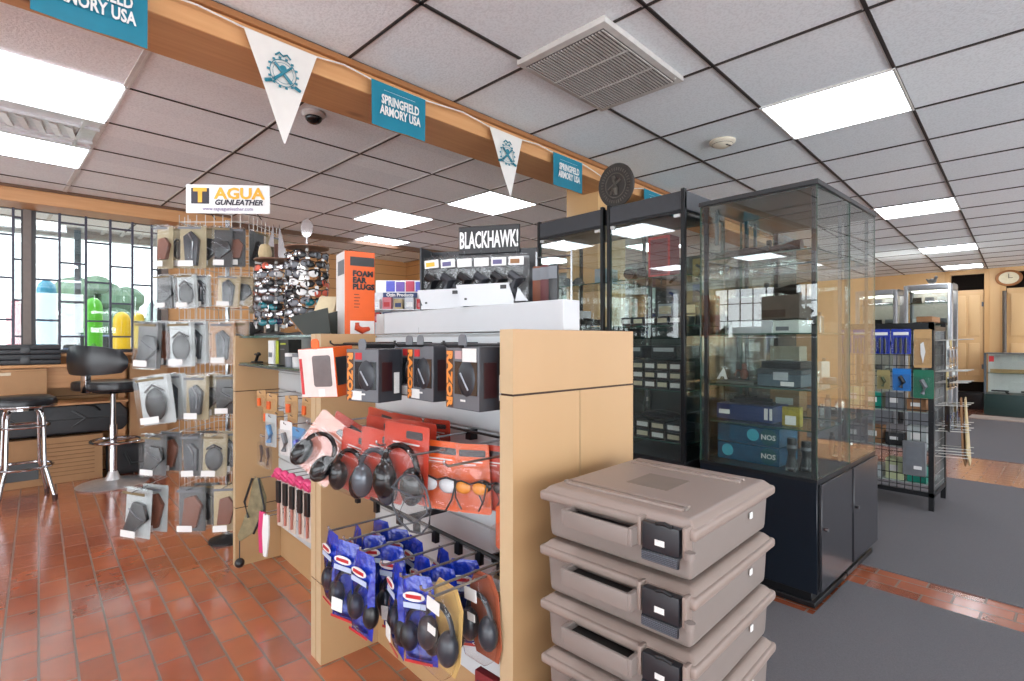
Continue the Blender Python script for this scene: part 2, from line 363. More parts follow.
# beam with its thin cap trim
def beam(y0, y1, z0, z1, x0, x1, name, m):
    mb = MB(); P = [cw(x0, y0), cw(x1, y0), cw(x1, y1), cw(x0, y1)]
    o = MB().box(x0, x1, y0, y1, z0, z1).build(name, m, bevel=.003, seg=1); o.rotation_euler = (0,0,CROT); return struct(o)
beam(2.15, 2.45, 2.335, CZ-.012, -5.2, 9.5, 'trim_4', PINE)
beam(2.13, 2.47, CZ-.035, CZ-.008, -5.2, 9.5, 'trim_5', wood('dark_pine_cap', (150,98,56), (172,116,70), 7, (.12,1,1)))
struct(MB().box(X0, 1.45, 5.82, Y1, 2.325, CZ-.022).build('trim_6', PINE, bevel=.003, seg=1))
struct(MB().box(X0, 1.45, 5.80, Y1, CZ-.022, CZ-.001).box(1.45, 4.5, 6.1, 6.17, 2.405, CZ-.001).build('trim_7', wood('brown_edge_trim', (96,66,44), (120,84,58), 7, (.12,1,1))))
# pine column under the beam
cp = MB().box(3.15, 3.5, 2.5, 2.82, 0, CZ-.02).box(3.13, 3.52, 2.48, 2.84, 2.12, 2.15).build('trim_8', PINE_PALE, bevel=.004); struct(cp)

# ------------------------------------------------------------------ window wall
WFR = mat('dark_window_frame', (50,46,48), .45); MUN = mat('muntin_bar', (58,58,78), .45); MULL = mat('taupe_mullion', (120,108,100), .5)
xs = [-.017, .137, .318, .494, .661, .815, .863]
def zz(v, F=4.62): return 1.2 + (340-v)*F/522
odd = [zz(v) for v in (239,280,320)]; even = [zz(v) for v in (222,262,301,336)]
for k in range(6):
    dx = -.975*k
    fr = MB().box(xs[0]-.03+dx, xs[0]+dx, 6.13, 6.17, 1.09, 2.36).box(xs[-1]+dx, xs[-1]+.03+dx, 6.13, 6.17, 1.09, 2.36)
    fr.box(xs[0]+dx, xs[-1]+dx, 6.13, 6.17, 2.32, 2.36).box(xs[0]+dx, xs[-1]+dx, 6.13, 6.17, 1.09, 1.12)
    wn = struct(fr.build(f'window_{k+1}', WFR))
    mu = MB()
    for i in range(1, 6): mu.box(xs[i]-.009+dx, xs[i]+.009+dx, 6.10, 6.125, 1.12, 2.34)
    for i in range(6):
        for z in (odd if i % 2 == 0 else even): mu.box(xs[i]+dx, xs[i+1]+dx, 6.105, 6.12, z-.008, z+.008)
    mu.build('muntin_grid', MUN, wn)
    MB().box(xs[0]+dx, xs[-1]+dx, 6.148, 6.152, 1.12, 2.32).build('window_pane', GLASS, wn)
    MB().box(xs[0]-.03-.052+dx, xs[0]-.03+dx, 6.11, 6.2, 1.09, 2.36).build('mullion', MULL, wn)
MB().box(.893, .95, 6.11, 6.2, 1.09, 2.36).build('mullion', MULL, bpy.data.objects['window_1'])
struct(MB().box(X0, 2, 6.0, 6.16, 1.06, 1.088).build('trim_9', PINE, bevel=.004))
for k in range(6):    # windows in the wall behind the viewer's left
    y = -3.54 + k*1.5
    wn = struct(MB().box(X0-.06, X0-.03, y, y+.04, .3, 2.3).box(X0-.06, X0-.03, y+1.34, y+1.38, .3, 2.3).box(X0-.06, X0-.03, y+.04, y+1.34, .3, .35).box(X0-.06, X0-.03, y+.04, y+1.34, 2.25, 2.3).build(f'window_{k+7}', WFR))
    mu = MB()
    for i in range(1, 5): mu.box(X0-.055, X0-.035, y+.04+i*.26-.01, y+.04+i*.26+.01, .35, 2.25)
    for z in (.8, 1.25, 1.6, 1.95): mu.box(X0-.055, X0-.035, y+.04, y+1.34, z-.01, z+.01)
    mu.build('muntin_grid', MUN, wn)
# small bright windows of the alcove
for i, (x0, x1) in enumerate(((3.35, 3.62), (2.5, 2.8))):
    wn = struct(MB().box(x0-.04, x1+.04, 7.375, 7.399, 1.98, 2.32).build(f'window_{i+14}', PINE_PALE, bevel=.005))
    MB().box(x0, x1, 7.36, 7.374, 2.02, 2.28).build('window_pane', mat('glowing_pane', (255,252,244), .4, emit=1.6), wn)  # pane glows by itself to stand for daylight; the wall behind is solid

# ------------------------------------------------------------------ outside the windows
struct(MB().box(-26, 30, Y1+.3, 60, -.3, -.02).build('ground_outside', mat('pale_paving', (196,196,192), .9)))
cn = MB()
cn.box(-9, 9, 6.3, 8.8, 2.62, 2.68); 
for k in range(90): cn.box(-9+k*.2, -8.96+k*.2, 6.3, 8.8, 2.59, 2.62)
cn.box(-9, 9, 8.74, 8.86, 2.52, 2.72)
tag(cn.build('entrance_canopy', mat('ribbed_canopy', (196,200,202), .6)), 'pale ribbed canopy roof outside over the windows', 'canopy')
tag(MB().box(.335, .40, 8.6, 8.68, 0, 2.6).box(.31, .425, 8.57, 8.71, 0, .06).build('canopy_post', mat('blue_grey_post', (110,138,158), .5)), 'blue-grey post holding up the canopy outside the window', 'post')
def kayak(x, wdt, h, col, lab, face=1):
    t = thing('kayak', lab, 'kayak', (x, 12, 0), 0, 'upright kayaks outside')
    prof = []; n = 12
    vs = []; fs = []
    for i in range(n+1):
        q = math.sin(math.pi/2*i/n); z = h*q; dt = min(1, (h-z)/(wdt*.62)); r = wdt/2*max(.02, (1-(1-dt)**2)**.5)*(min(1, .55+q*2.5)); 
        for j in range(12):
            a = 2*math.pi*j/12; vs.append((r*math.cos(a), .55*r*math.sin(a), z))
    for i in range(n):
        for j in range(12): fs.append((i*12+j, i*12+(j+1) % 12, (i+1)*12+(j+1) % 12, (i+1)*12+j))
    fs += [tuple(range(12))[::-1], tuple(n*12+j for j in range(12))]
    mb = MB(); mb.add(vs, fs); mb.build('hull', mat('hull_%d_%d_%d' % col, col, .35), t, smooth=True)
    MB().ell((0, -.5*wdt/2, h*.45), (wdt*.26, .03, h*.14)).build('cockpit', mat('hull_shadow_%d_%d_%d' % col, tuple(int(c*.75) for c in col), .4), t, smooth=True)  # cockpit hollow's shade put into a darker copy of the hull colour
kayak(.10, .26, 2.24, (18,128,160), 'turquoise kayak standing upright outside, left of the blue-grey post')
kayak(-.29, .22, 1.88, (168,40,62), 'red kayak standing upright outside behind the left window')
kayak(.73, .26, 1.97, (84,176,44), 'lime green kayak standing upright outside the window')
kayak(1.14, .27, 1.73, (222,178,24), 'wide yellow kayak standing upright outside')
kayak(1.40, .17, 1.74, (206,176,50), 'narrow pale yellow kayak right of the wide yellow one')
kayak(1.68, .34, 1.98, (86,122,114), 'grey-green kayak at the right edge of the window')
def tree(x, y, h, wd, lab):
    t = thing('tree', lab, 'tree', (x, y, 0), 0, 'trees beyond the car park')
    MB().tube([(0,0,0), (.1,0,h*.5), (0,0,h*.8)], [.25,.18,.06], 8).build('trunk', DBROWN, t, smooth=True)
    cr = MB()
    for i in range(26):
        a = random.random()*6.28; r = random.random()**.5*wd*.4; z = h*(.35+.55*random.random()); q = wd*(.16+.1*random.random())
        cr.ell((r*math.cos(a), r*math.sin(a), z), (q, q, q*.8), 8, 5)
    cr.build('crown', mat('tree_leaves', (84,108,88), .9, var=.2, scale=2), t)
tree(2.4, 36, 4.6, 4, 'taller grey-green tree beyond the car park, behind the green kayak')
tree(7.4, 41, 3.4, 5, 'low rounded tree beyond the car park, right of the tall one')
tree(-3.6, 38, 3.3, 3.2, 'low tree beyond the car park near the post')
def parked_car(x, y, col, lab):
    t = thing('car', lab, 'car', (x, y, 0), R(8), 'parked cars outside')
    body = MB().prism([(-2.1,.3),(2.1,.3),(2.15,.75),(1.2,.95),(.7,1.4),(-1.1,1.4),(-1.7,.95),(-2.15,.8)], -.85, .85).build('body', mat('car_%d' % col[0], col, .3, .3), t, bevel=.06)
    MB().prism([(1.05,.95),(.66,1.33),(-1.05,1.33),(-1.5,.95)], -.87, .87).build('window_glass', BLACK, t)
    for sx in (-1.3, 1.3):
        for sy in (-.82, .82): MB().lathe([(.1,-.1),(.32,-.09),(.32,.09),(.1,.1)], 16, 0, 'y', (sx, sy, .32)).build('wheel', BLACK, t)
parked_car(1.2, 24, (70,84,110), 'dark blue car parked outside near the post')
parked_car(5.6, 25, (188,192,198), 'silver car parked outside, right of the green kayak')

# ------------------------------------------------------------------ ceiling fixtures
def at_c(x, y, z): v = cw(x, y, z); return (v.x, v.y, v.z)
def troffer(x, y, label, w=.58, d=.575):
    t = thing('ceiling_light', label, 'ceiling light', at_c(x, y, CZ), CROT, 'flat ceiling light panels')
    MB().box(-w/2-.012, w/2+.012, -d/2-.012, -d/2, -.012, -.001).box(-w/2-.012, w/2+.012, d/2, d/2+.012, -.012, -.001).box(-w/2-.012, -w/2, -d/2, d/2, -.012, -.001).box(w/2, w/2+.012, -d/2, d/2, -.012, -.001).build('frame', TBARW, t)
    MB().box(-w/2, w/2, -d/2, d/2, -.009, -.002).build('diffuser', LAMP, t)
    return t
troffer(3.25, .715, 'glowing square ceiling light panel above the tall glass cabinet, nearest on the right')
troffer(6.255, .715, 'glowing ceiling light panel on the right, second away from the viewer')
troffer(9.255, .715, 'glowing ceiling light panel on the right, third away from the viewer')
troffer(11.66, .715, 'farthest glowing ceiling light panel, just before the right pine wall', d=.5)
troffer(3.3, 3.48, 'glowing square ceiling light beyond the wooden beam, next to the pennant tip')
troffer(3.0+.0, 4.64, 'glowing square ceiling light beyond the beam, farther left of the first')
troffer(3.56, 5.86, 'small far glowing ceiling light above the white poster shelf')
for i, (x, y) in enumerate(((.25, .715), (-2.7, .715), (.25, -2.2), (3.25, -2.2), (6.25, -2.2), (9.25, -2.2), (-2.7, -2.2), (6.3, 3.48), (9.3, 3.48), (-2.7, 3.48), (-2.7, 5.0), (6.3, 5.3))):
    troffer(x, y, ['glowing ceiling light panel directly over the viewer', 'glowing ceiling light panel behind the viewer to the left', 'glowing ceiling light panel behind the viewer', 'glowing ceiling light panel out of view to the right', 'glowing ceiling light panel out of view, second to the right', 'glowing ceiling light panel out of view, third to the right', 'glowing ceiling light panel in the corner behind the viewer', 'glowing ceiling light panel hidden behind the glass cabinets', 'glowing ceiling light panel behind the dark cabinets, farther back', 'glowing ceiling light panel out of view at the left', 'glowing ceiling light panel out of view near the left windows', 'glowing ceiling light panel hidden in the back of the shop'][i])
# light with a silver air slot, top left
t = thing('slotted_ceiling_light', 'large bright ceiling light with a silver air slot across it, top left above the windows', 'ceiling light', at_c(.22, 4.05, CZ), CROT)
MB().box(-.31, .29, -.87, -.3, -.01, -.001).build('diffuser', LAMP, t); MB().box(-.31, .29, .3, .86, -.01, -.001).build('diffuser', LAMP, t)
MB().box(-.31, .29, -.3, -.26, -.02, -.001).box(-.31, .29, .26, .3, -.02, -.001).box(-.31, .29, -.13, -.115, -.02, -.001).box(-.31, .29, .15, .165, -.02, -.001).box(.2, .215, -.26, .26, -.02, -.001).box(-.31, .29, -.26, .26, -.004, -.001).build('air_slot', mat('slot_silver', (236,238,240), .35, .5), t)
fz = MB()
for k in range(7): fz.slab([(-.29+k*.07, -.1), (-.24+k*.07, .12), (-.21+k*.07, .13), (-.25+k*.07, -.08)], -.022, -.005)
fz.build('slot_reflection', mat('reflection_silver', (250,250,250), .3, .3), t)  # pale slivers modelled in place of the broken reflection in the slot
# square vent
t = thing('ceiling_vent', 'white square louvred air vent in the ceiling near the viewer', 'vent', at_c(2.02, 1.385, CZ), CROT)
MB().box(-.33, .33, -.235, .235, -.028, -.001).build('frame', mat('vent_frame', (206,203,198), .5), t, bevel=.006)
lv = MB()
for k in range(26): lv.box(-.29, .29, -.2+k*.016, -.193+k*.016, -.034, -.028)
lv.box(-.1, -.093, -.2, .21, -.036, -.028).box(.1, .107, -.2, .21, -.036, -.028)
lv.build('louvre', mat('vent_louvre', (196,192,188), .5), t)
MB().box(-.295, .295, -.205, .21, -.0295, -.028).build('backing', mat('vent_dark', (96,92,90), .8), t)
for sy in (-.22, .22): MB().lathe([(.006,-.004),(.007,0)], 10, c=(.27, sy, -.029)).build('screw', TBARW, t)
t = thing('smoke_detector', 'round off-white smoke detector on the ceiling above the tall glass cabinet', 'smoke detector', (3.19, 1.545, CZ))
MB().lathe([(.055,-.001),(.078,-.004),(.078,-.016),(.066,-.024),(.06,-.03),(.03,-.045),(.001,-.046)][::-1], 28).build('body', mat('ivory_plastic', (226,216,196), .45), t, smooth=True)
MB().lathe([(.062,-.02),(.0635,-.024),(.0635,-.028),(.058,-.029)][::-1], 28).build('vent_ring', DGREY, t)
MB().box(-.03,-.012,-.045,-.035,-.044,-.04).box(-.005,.015,-.05,-.04,-.044,-.04).build('sensor_slot', BLACK, t)
t = thing('dome_camera', 'small dark dome security camera hanging under the ceiling behind the wooden beam', 'security camera', at_c(1.3, 2.80, CZ))
MB().lathe([(.001,-.03),(.05,-.028),(.062,-.015),(.062,-.001)], 22).build('base', mat('camera_white', (215,213,210), .4), t, smooth=True)
MB().ell((0,0,-.028), (.046,.046,.036)).build('dome', mat('smoked_dome', (20,20,22), .1), t, smooth=True)

# ------------------------------------------------------------------ flags on the beam
CE = 2.118
def sag(x0, x1, z, d=.02, n=6): return [at_c(x0+(x1-x0)*i/n, CE, z - d*4*(i/n)*(1-i/n)) for i in range(n+1)]
pts = [at_c(-3, CE, 2.41)] + [at_c(x, CE, z) for x, z in ((.105,2.39),(.405,2.395),(.55,2.405),(.705,2.392),(.995,2.39),(1.12,2.405),(1.25,2.39),(1.55,2.392),(1.8,2.41),(1.98,2.39),(2.25,2.388),(2.4,2.4),(2.535,2.39),(2.84,2.392),(3.0,2.37),(3.12,2.345),(3.45,2.35),(3.64,2.39),(4.0,2.395),(4.6,2.41))]
tag(MB().tube(pts, .0035, 5).build('bunting_string', CREAM), 'cream string of the bunting running along the wooden beam', 'string')
def cloth(poly_fn, nx, nz, th=.0012, ripple=.004, ph=0):
    vs = []; fs = []; mi = []
    for i in range(nz+1):
        for j in range(nx+1):
            x, z = poly_fn(j/nx, i/nz); y = ripple*math.sin(5*x*6+ph+2*i/nz) * (i/nz); vs.append((x, y, z))
    n = len(vs); vs += [(x, y-th, z) for x, y, z in vs]
    for i in range(nz):
        for j in range(nx):
            a = i*(nx+1)+j; q = (a, a+1, a+nx+2, a+nx+1); fs += [q, tuple(n+k for k in q[::-1])]
    rim = [j for j in range(nx+1)] + [(i+1)*(nx+1)-1 for i in range(1, nz+1)] + [nz*(nx+1)+j for j in range(nx-1, -1, -1)] + [i*(nx+1) for i in range(nz-1, 0, -1)]
    for k in range(len(rim)): a, b = rim[k], rim[(k+1) % len(rim)]; fs.append((a, b, n+b, n+a))
    mb = MB(); mb.add(vs, fs); return mb
def banner(x0, x1, label, ph, h=.205, tilt=0):
    w = x1-x0; t = thing('bunting_flag', label, 'flag', at_c((x0+x1)/2, CE-.006, 2.39), CROT, 'rectangular teal flags on the beam')
    cloth(lambda a, b: ((a-.5)*w, -b*(h+tilt*a)), 8, 6, ph=ph).build('cloth', TEAL, t, smooth=True)
    text('SPRINGFIELD', .058, PAPER, t, (0,-.012,-.080), sx=.62, bold=.0016)
    text('ARMORY USA', .058, PAPER, t, (0,-.012,-.130), sx=.62, bold=.0016)
    MB().box(-w*.3, w*.28, -.0085, -.0078, -.0345, -.0335).build('print_line', PAPER, t)
banner(.11, .402, 'largest teal banner with white lettering, top left corner of the beam', .5)
banner(1.25, 1.55, 'teal banner with white lettering between the two white pennants', 1.5)
banner(2.535, 2.84, 'small teal banner with white lettering left of the round dark plaque', 2.5)
banner(3.64, 4.0, 'farthest teal banner, half hidden behind the dark cabinet top', 3.1, .19)
def pennant(x0, x1, label, ph, lean=0, h=.40):
    w = x1-x0; t = thing('bunting_pennant', label, 'pennant', at_c((x0+x1)/2, CE-.006, 2.388), CROT, 'white triangular pennants on the beam')
    cloth(lambda a, b: ((a-.5)*w*(1-b*.985) + lean*b, -b*h), 8, 10, ph=ph).build('cloth', CREAM, t, smooth=True)
    y = -.011; em = mat('teal_ink', (40,130,150), .5)
    ring = [(.0+.052*math.cos(a), y, -.125+.052*math.sin(a)) for a in [2*math.pi*k/28 for k in range(28)]]
    MB().tube(ring, .0016, 4, closed=True).tube([(p[0]*.78, y, -.125+(p[2]+.125)*.78) for p in ring], .001, 4, closed=True).build('emblem_ring', em, t)
    cr = MB()
    for s in (-1, 1):
        cr.tube([(-s*.034, y, -.158), (s*.034, y, -.092)], [.007, .0045], 6); cr.tube([(-s*.07, y, -.175), (-s*.045, y, -.165)], .007, 4)
    cr.lathe([(.014,-.002),(.014,.002)], 12, 0, 'y', (0, y, -.108)).tube([(-.03, y, -.062), (-.015, y, -.048), (0, y, -.058), (.015, y, -.048), (.03, y, -.062)], .004, 4)
    for k in range(14):
        a = 2*math.pi*k/14; cr.box(.058*math.cos(a)-.005, .058*math.cos(a)+.005, y-.001, y+.001, -.125+.058*math.sin(a)-.004, -.125+.058*math.sin(a)+.004)
    cr.build('emblem_cannons', em, t)
pennant(.707, .994, 'large white triangular pennant with blue-green crossed emblem, nearest the viewer', .4, .01)
pennant(1.985, 2.25, 'smaller white triangular pennant with blue-green emblem in front of the far light', 1.9, .03, .36)

# ------------------------------------------------------------------ fixtures: double sided maple gondolas
GX0, GX1, GY0, GY1 = .771, 1.221, .847, 1.945
def panel(mb, se, y0, y1, seams, front_seam=True):
    zs = [0] + seams + [1.225]
    for a, b in zip(zs[:-1], zs[1:]):
        lo = a + (.0025 if a else 0); hi = b - (.0025 if b < 1.2 else 0)
        mb.box(GX0, GX1, y0, y1, lo, hi, [0,0,0,0,0,1])
    for z in seams: se.box(GX0+.002, GX1-.002, y0+.002, y1-.002, z-.003, z+.003)
t = thing('gondola_shelving', 'near maple and white slatwall gondola beside the stacked cases', 'display shelving', (0,0,0))
se = MB()
pn = MB(); pn.box(GX0, GX1, GY0, GY0+.044, 1.0815, 1.225, [0,0,0,0,0,1]).box(GX0, .9945, GY0, GY0+.044, 0, 1.0765, [0,0,0,0,0,1]).box(.9975, GX1, GY0, GY0+.044, 0, 1.0765, [0,0,0,0,0,1])
pn.build('end_panel', [MAPLE, MAPLE_EDGE], t)
se.box(GX0+.002, GX1-.002, GY0+.003, GY0+.042, 1.076, 1.082).box(.994, .998, GY0+.003, GY0+.042, 0, 1.077).build('panel_seam', SEAM, t)
pn = MB(); s2 = MB(); panel(pn, s2, 1.90, 1.944, [.30]); pn.build('end_panel', [MAPLE, MAPLE_EDGE], t); s2.build('panel_seam', SEAM, t)
def slatwall(y0, y1, parent, xa=.99, xb=1.05, z0=.17):
    sl = MB(); z = z0
    while z < 1.22: sl.box(xa, xb, y0, y1, z+.0035, min(z+.0915, 1.223)); z += .095
    sl.build('slatwall', SLAT, parent, bevel=.0015, seg=1)
    MB().box(xa+.006, xb-.006, y0, y1, z0, 1.222).build('slat_core', mat('slat_groove', (186,188,188), .7), parent)
    MB().box(xa+.012, xb-.012, y0, y1, 0, z0).build('kickboard', MAPLE, parent)
slatwall(.891, 1.90, t)
HB = MB().tube([(.86,.893,1.188),(.86,1.899,1.188)], .005, 8)
for y in (1.0,1.25,1.5,1.75): HB.box(.86,.99,y-.004,y+.004,1.17,1.195)
HB.build('hang_bar', BLACKM, t)
HB = MB().tube([(.965,.893,.926),(.965,1.86,.926)], .004, 8)
for y in (.95,1.1,1.26,1.42,1.58,1.74): HB.box(.962,.99,y-.012,y+.012,.9,.93)
HB.build('hang_bar', BLACKM, t)
HB = MB().tube([(.84,.893,.66),(.84,1.897,.66)], .0055, 8)
for y in (1.0,1.4,1.8): HB.box(.84,.99,y-.004,y+.004,.645,.665)
for y in (.93,.965,1.05,1.14,1.25,1.35,1.45,1.6,1.74): HB.box(.832,.846,y-.01,y+.01,.625,.662)
HB.build('hang_bar', BLACKM, t)
# top riser
t2 = thing('display_riser', 'long white riser box lying on the near gondola top', 'riser', (0,0,0))
MB().box(.985, 1.05, .893, 1.82, 1.2255, 1.305).build('box', WHITE, t2, bevel=.002, seg=1)
MB().box(.985, 1.05, 1.821, 1.88, 1.2255, 1.303).build('end_cap', mat('pale_grey_laminate', (190,186,184), .2), t2)
# second gondola behind
t3 = thing('gondola_shelving', 'far maple gondola with glass top shelf, behind the near one', 'display shelving', (0,0,0))
pn = MB(); s2 = MB(); panel(pn, s2, 1.95, 1.994, [.30]); pn.build('end_panel', [MAPLE, MAPLE_EDGE], t3); s2.build('panel_seam', SEAM, t3)
pn = MB(); s2 = MB(); panel(pn, s2, 3.03, 3.074, [.31, .93]); pn.build('end_panel', [MAPLE, MAPLE_EDGE], t3); s2.build('panel_seam', SEAM, t3)
slatwall(1.994, 3.03, t3)
MB().box(.79, 1.22, 1.998, 3.026, 1.213, 1.223, [0,0,1,1,1,1]).build('glass_top', [SHELFG, GEDGE], t3)
MB().box(.79, .985, 1.998, 3.026, 1.075, 1.083, [0,0,1,1,1,1]).build('glass_shelf', [SHELFG, GEDGE], t3)
MB().box(.785, .99, 2.0, 3.024, 1.068, 1.0745).build('shelf_bracket', GREYM, t3)
def hook(parent, y, z, x0=.84, x1=.61, m=WIRE, r=.0032, up=.014):
    return MB().tube([(x0,y,z),(x1+.01,y,z),(x1,y,z+up*.5),(x1,y,z+up)], r, 6).build('peg_hook', m, parent, smooth=True)
for y in (.93,.965,1.05,1.14,1.25,1.35,1.45): hook(t, y, .658)
for y in (.95,1.1,1.26,1.42,1.58,1.74): hook(t, y, .922, .965, .66)
for y in (.98,1.2,1.4,1.6): hook(t, y, 1.186, .86, .68, BLACKM)

for (y, z, x) in ((2.76,.937,.81),(2.60,.932,.81),(2.40,.937,.83),(2.26,.937,.85),(2.78,.852,.85),(2.64,.842,.85),(2.44,.852,.85),(2.87,.702,.85),(2.77,.702,.85),(2.86,.492,.82),(2.55,.842,.79),(2.35,.832,.79),(2.2,.822,.79),(2.66,.372,.79),(2.60,.372,.79)): hook(t3, y, z, .99, x, r=.0025)
for i in range(6): hook(t3, 2.52-.072*i, .592, .99, .82+.006*i, r=.0025)

# ------------------------------------------------------------------ stack of hard cases
def hard_case():
    t = thing('hard_case', 'taupe hard case', 'case', (0,0,0), 0, 'stacked taupe hard plastic cases')
    w, d, h = .386, .342, .112      # local x = long side, y = depth; handle face is -x
    body = MB().taper(-w/2+.012, w/2-.012, -d/2+.012, d/2-.012, .001, .082, .004); body.build('body', TAUPE2, t, bevel=.012, seg=3)
    lid = MB().box(-w/2, w/2, -d/2, d/2, .076, .096).build('lid_rim', TAUPE, t, bevel=.008, seg=3)
    top = MB().taper(-w/2+.004, w/2-.004, -d/2+.004, d/2-.004, .1075, .094, .014)
    top.build('lid', TAUPE, t, bevel=.006, seg=3)
    for x in (-w/2+.050, -w/2+.070, w/2-.080, w/2-.058): MB().box(x-.006, x+.006, -d/2+.045, d/2-.035, .105, .1122).build('lid_rib', TAUPE, t, bevel=.0025, seg=2)
    MB().box(-.05, .05, -.045, .05, .107, .1082).build('embossed_mark', mat('embossed_taupe', (126,112,102), .5), t)
    for y in (-.125, .14): MB().box(-w/2+.05, -w/2+.062, y-.004, y+.004, .106, .1122).build('lid_pip', TAUPE2, t)
    hx = -w/2
    hd = MB().box(hx-.033, hx-.025, -.062, .080, .050, .082).box(hx-.031, hx+.012, -.069, -.058, .050, .082).box(hx-.031, hx+.012, .077, .088, .050, .082)
    hd.build('handle', TAUPE2, t, bevel=.004, seg=2)
    MB().box(hx-.0245, hx+.012, -.0575, .0765, .053, .0705).build('handle_gap_shade', mat('gap_shade_black', (30,26,24), .7), t)  # black filler standing for the shade in the handle gap
    lt = MB().box(hx-.014, hx+.004, -.148, -.079, .045, .0955).box(hx-.017, hx-.010, -.148, -.079, .03, .049)
    ltb = lt.build('latch', mat('latch_black', (34,36,42), .3), t, bevel=.003, seg=2)
    rb = MB()
    for k in range(5): rb.box(hx-.0185, hx-.0165, -.146, -.081, .0325+k*.003, .034+k*.003)
    rb.build('latch_rib', mat('latch_rib_grey', (96,102,112), .3), ltb)
    for y in (-.072, -.156): MB().box(hx-.012, hx+.01, y-.004, y+.004, .05, .1).build('latch_guard', TAUPE, t, bevel=.003)
    MB().tube([(hx-.012,-.135+.0,.096),(hx-.012,-.12,.099),(hx-.012,-.105,.096)], .0035, 6).build('latch_pin', BLACKM, ltb)
    MB().lathe([(.009,-.006),(.009,.006)], 14, 0, 'z', (hx-.012, -.166, .058)).build('padlock_lug', TAUPE2, t)
    st = MB().box(hx-.0148, hx-.0141, -.122, -.104, .06, .07).build('price_label', PRICE, ltb)
    MB().box(w*.18, w*.18+.012, -d/2+.0085, -d/2+.0105, .05, .062).build('sticker', PAPER, t)
    return t
hc = hard_case(); hcz = .1131
clabels = ['taupe hard case with black latch, topmost of the stack', 'taupe hard case with black latch, second from the top of the stack', 'taupe hard case with black latch, third from the top of the stack', 'taupe hard case, fourth from the top, cut off by the bottom edge'] + ['taupe hard case low in the stack, fifth from the top', 'taupe hard case low in the stack, sixth from the top', 'taupe hard case low in the stack, second from the floor', 'taupe hard case at the very bottom of the stack, on the carpet']
hc.location = (.978, .612, 7*hcz); hc.rotation_euler = (0,0,R(3.5)); hc['label'] = clabels[0]
for k in range(1, 8):
    dup(hc, clabels[k], (.978+random.uniform(-.002,.002), .612+random.uniform(-.002,.002), (7-k)*hcz+.0062*(k == 7)*0), R(3.5+random.uniform(-.4,.4)))

# ------------------------------------------------------------------ packaged goods builders (front = -y, hanging point at the origin)
def earmuffs(parent, c, s=1, m=BLACK, name='ear_muffs'):
    mb = MB(); x, y, z = c
    for sx in (-1, 1): mb.ell((x+sx*.036*s, y, z-.02*s), (.026*s, .022*s, .038*s), 12, 8)
    mb.tube([(x+.045*s*math.cos(a), y+.004, z+.005*s+.05*s*math.sin(a)) for a in [math.pi*k/10 for k in range(11)]], .006*s, 6)
    return mb.build(name, m, parent, smooth=True)
def glasses(parent, c, s=1, lens=None, fr=BLACK, tilt=False):
    x, y, z = c; mb = MB()
    g = MB()
    for sx in (-1, 1): g.ell((x+sx*.03*s, y, z), (.028*s, .007, .02*s), 12, 6)
    o = g.build('lens', lens or mat('clear_lens', (215,218,222), .1), parent, smooth=True)
    mb.tube([(x-.058*s, y-.004, z+.018*s), (x-.03*s, y-.008, z+.024*s), (x, y-.006, z+.014*s), (x+.03*s, y-.008, z+.024*s), (x+.058*s, y-.004, z+.018*s)], .0028*s, 5)
    for sx in (-1, 1): mb.tube([(x+sx*.058*s, y-.004, z+.016*s), (x+sx*.05*s, y-.012, z-.03*s), (x+sx*.03*s, y-.012, z-.065*s)], .0026*s, 5)
    mb.build('glasses_frame', fr, parent, smooth=True)
def clamshell(label, cat, w, h, card, kind, loc, rot, group=None, name='clamshell_pack', header=True):
    t = thing(name, label, cat, loc, 0, group, rot)
    MB().prism(rrect(w, h, .008, 3, 0, -h/2+.012), -.001, .001).build('backing_card', card, t)
    if header:
        MB().prism(rrect(w*(.36 if kind in ('muffs','silver') else .8), h*.1, .004, 3, (w*.18 if kind in ('muffs','silver') else 0), -h*.1+.006), -.0022, -.0012).build('header_print', DGREY, t)
        MB().box(-w*.3, w*.3, -.0022, -.0012, -h*.2, -h*.18).box(-w*.32, w*.1, -.0022, -.0012, -h*.24, -h*.225).build('print_line', PAPER, t)
    zc = -h*.55
    if kind == 'muffs': earmuffs(t, (0, -.026, zc), min(w/.15, h/.2)*1.3, mat('gloss_black', (14,15,18), .15))
    elif kind == 'silver': earmuffs(t, (0, -.026, zc), min(w/.15, h/.2)*1.3, mat('silver_grey_shell', (92,98,106), .18, .4))
    elif kind == 'clear': glasses(t, (0, -.012, zc), w/.12)
    elif kind == 'dark': glasses(t, (0, -.012, zc), w/.12, mat('smoke_lens', (60,50,48), .1))
    elif kind == 'amber': glasses(t, (0, -.012, zc), w/.12, mat('amber_lens', (235,150,50), .15))
    vs = MB(); d = .045 if kind in ('muffs','silver') else .022
    vs.prism(rrect(w*.86, h*.62, .02, 3, 0, zc), -d, -.0025)
    vs.build('blister', BLIS, t, bevel=.006)
    MB().prism(rrect(w*1.03, h*1.03, .01, 3, 0, -h/2+.012), -.0032, -.0026).build('clear_cover', BLIS, t)
    return t
def face(az=-90, pitch=0, roll=0): return (R(pitch), R(roll), R(az))
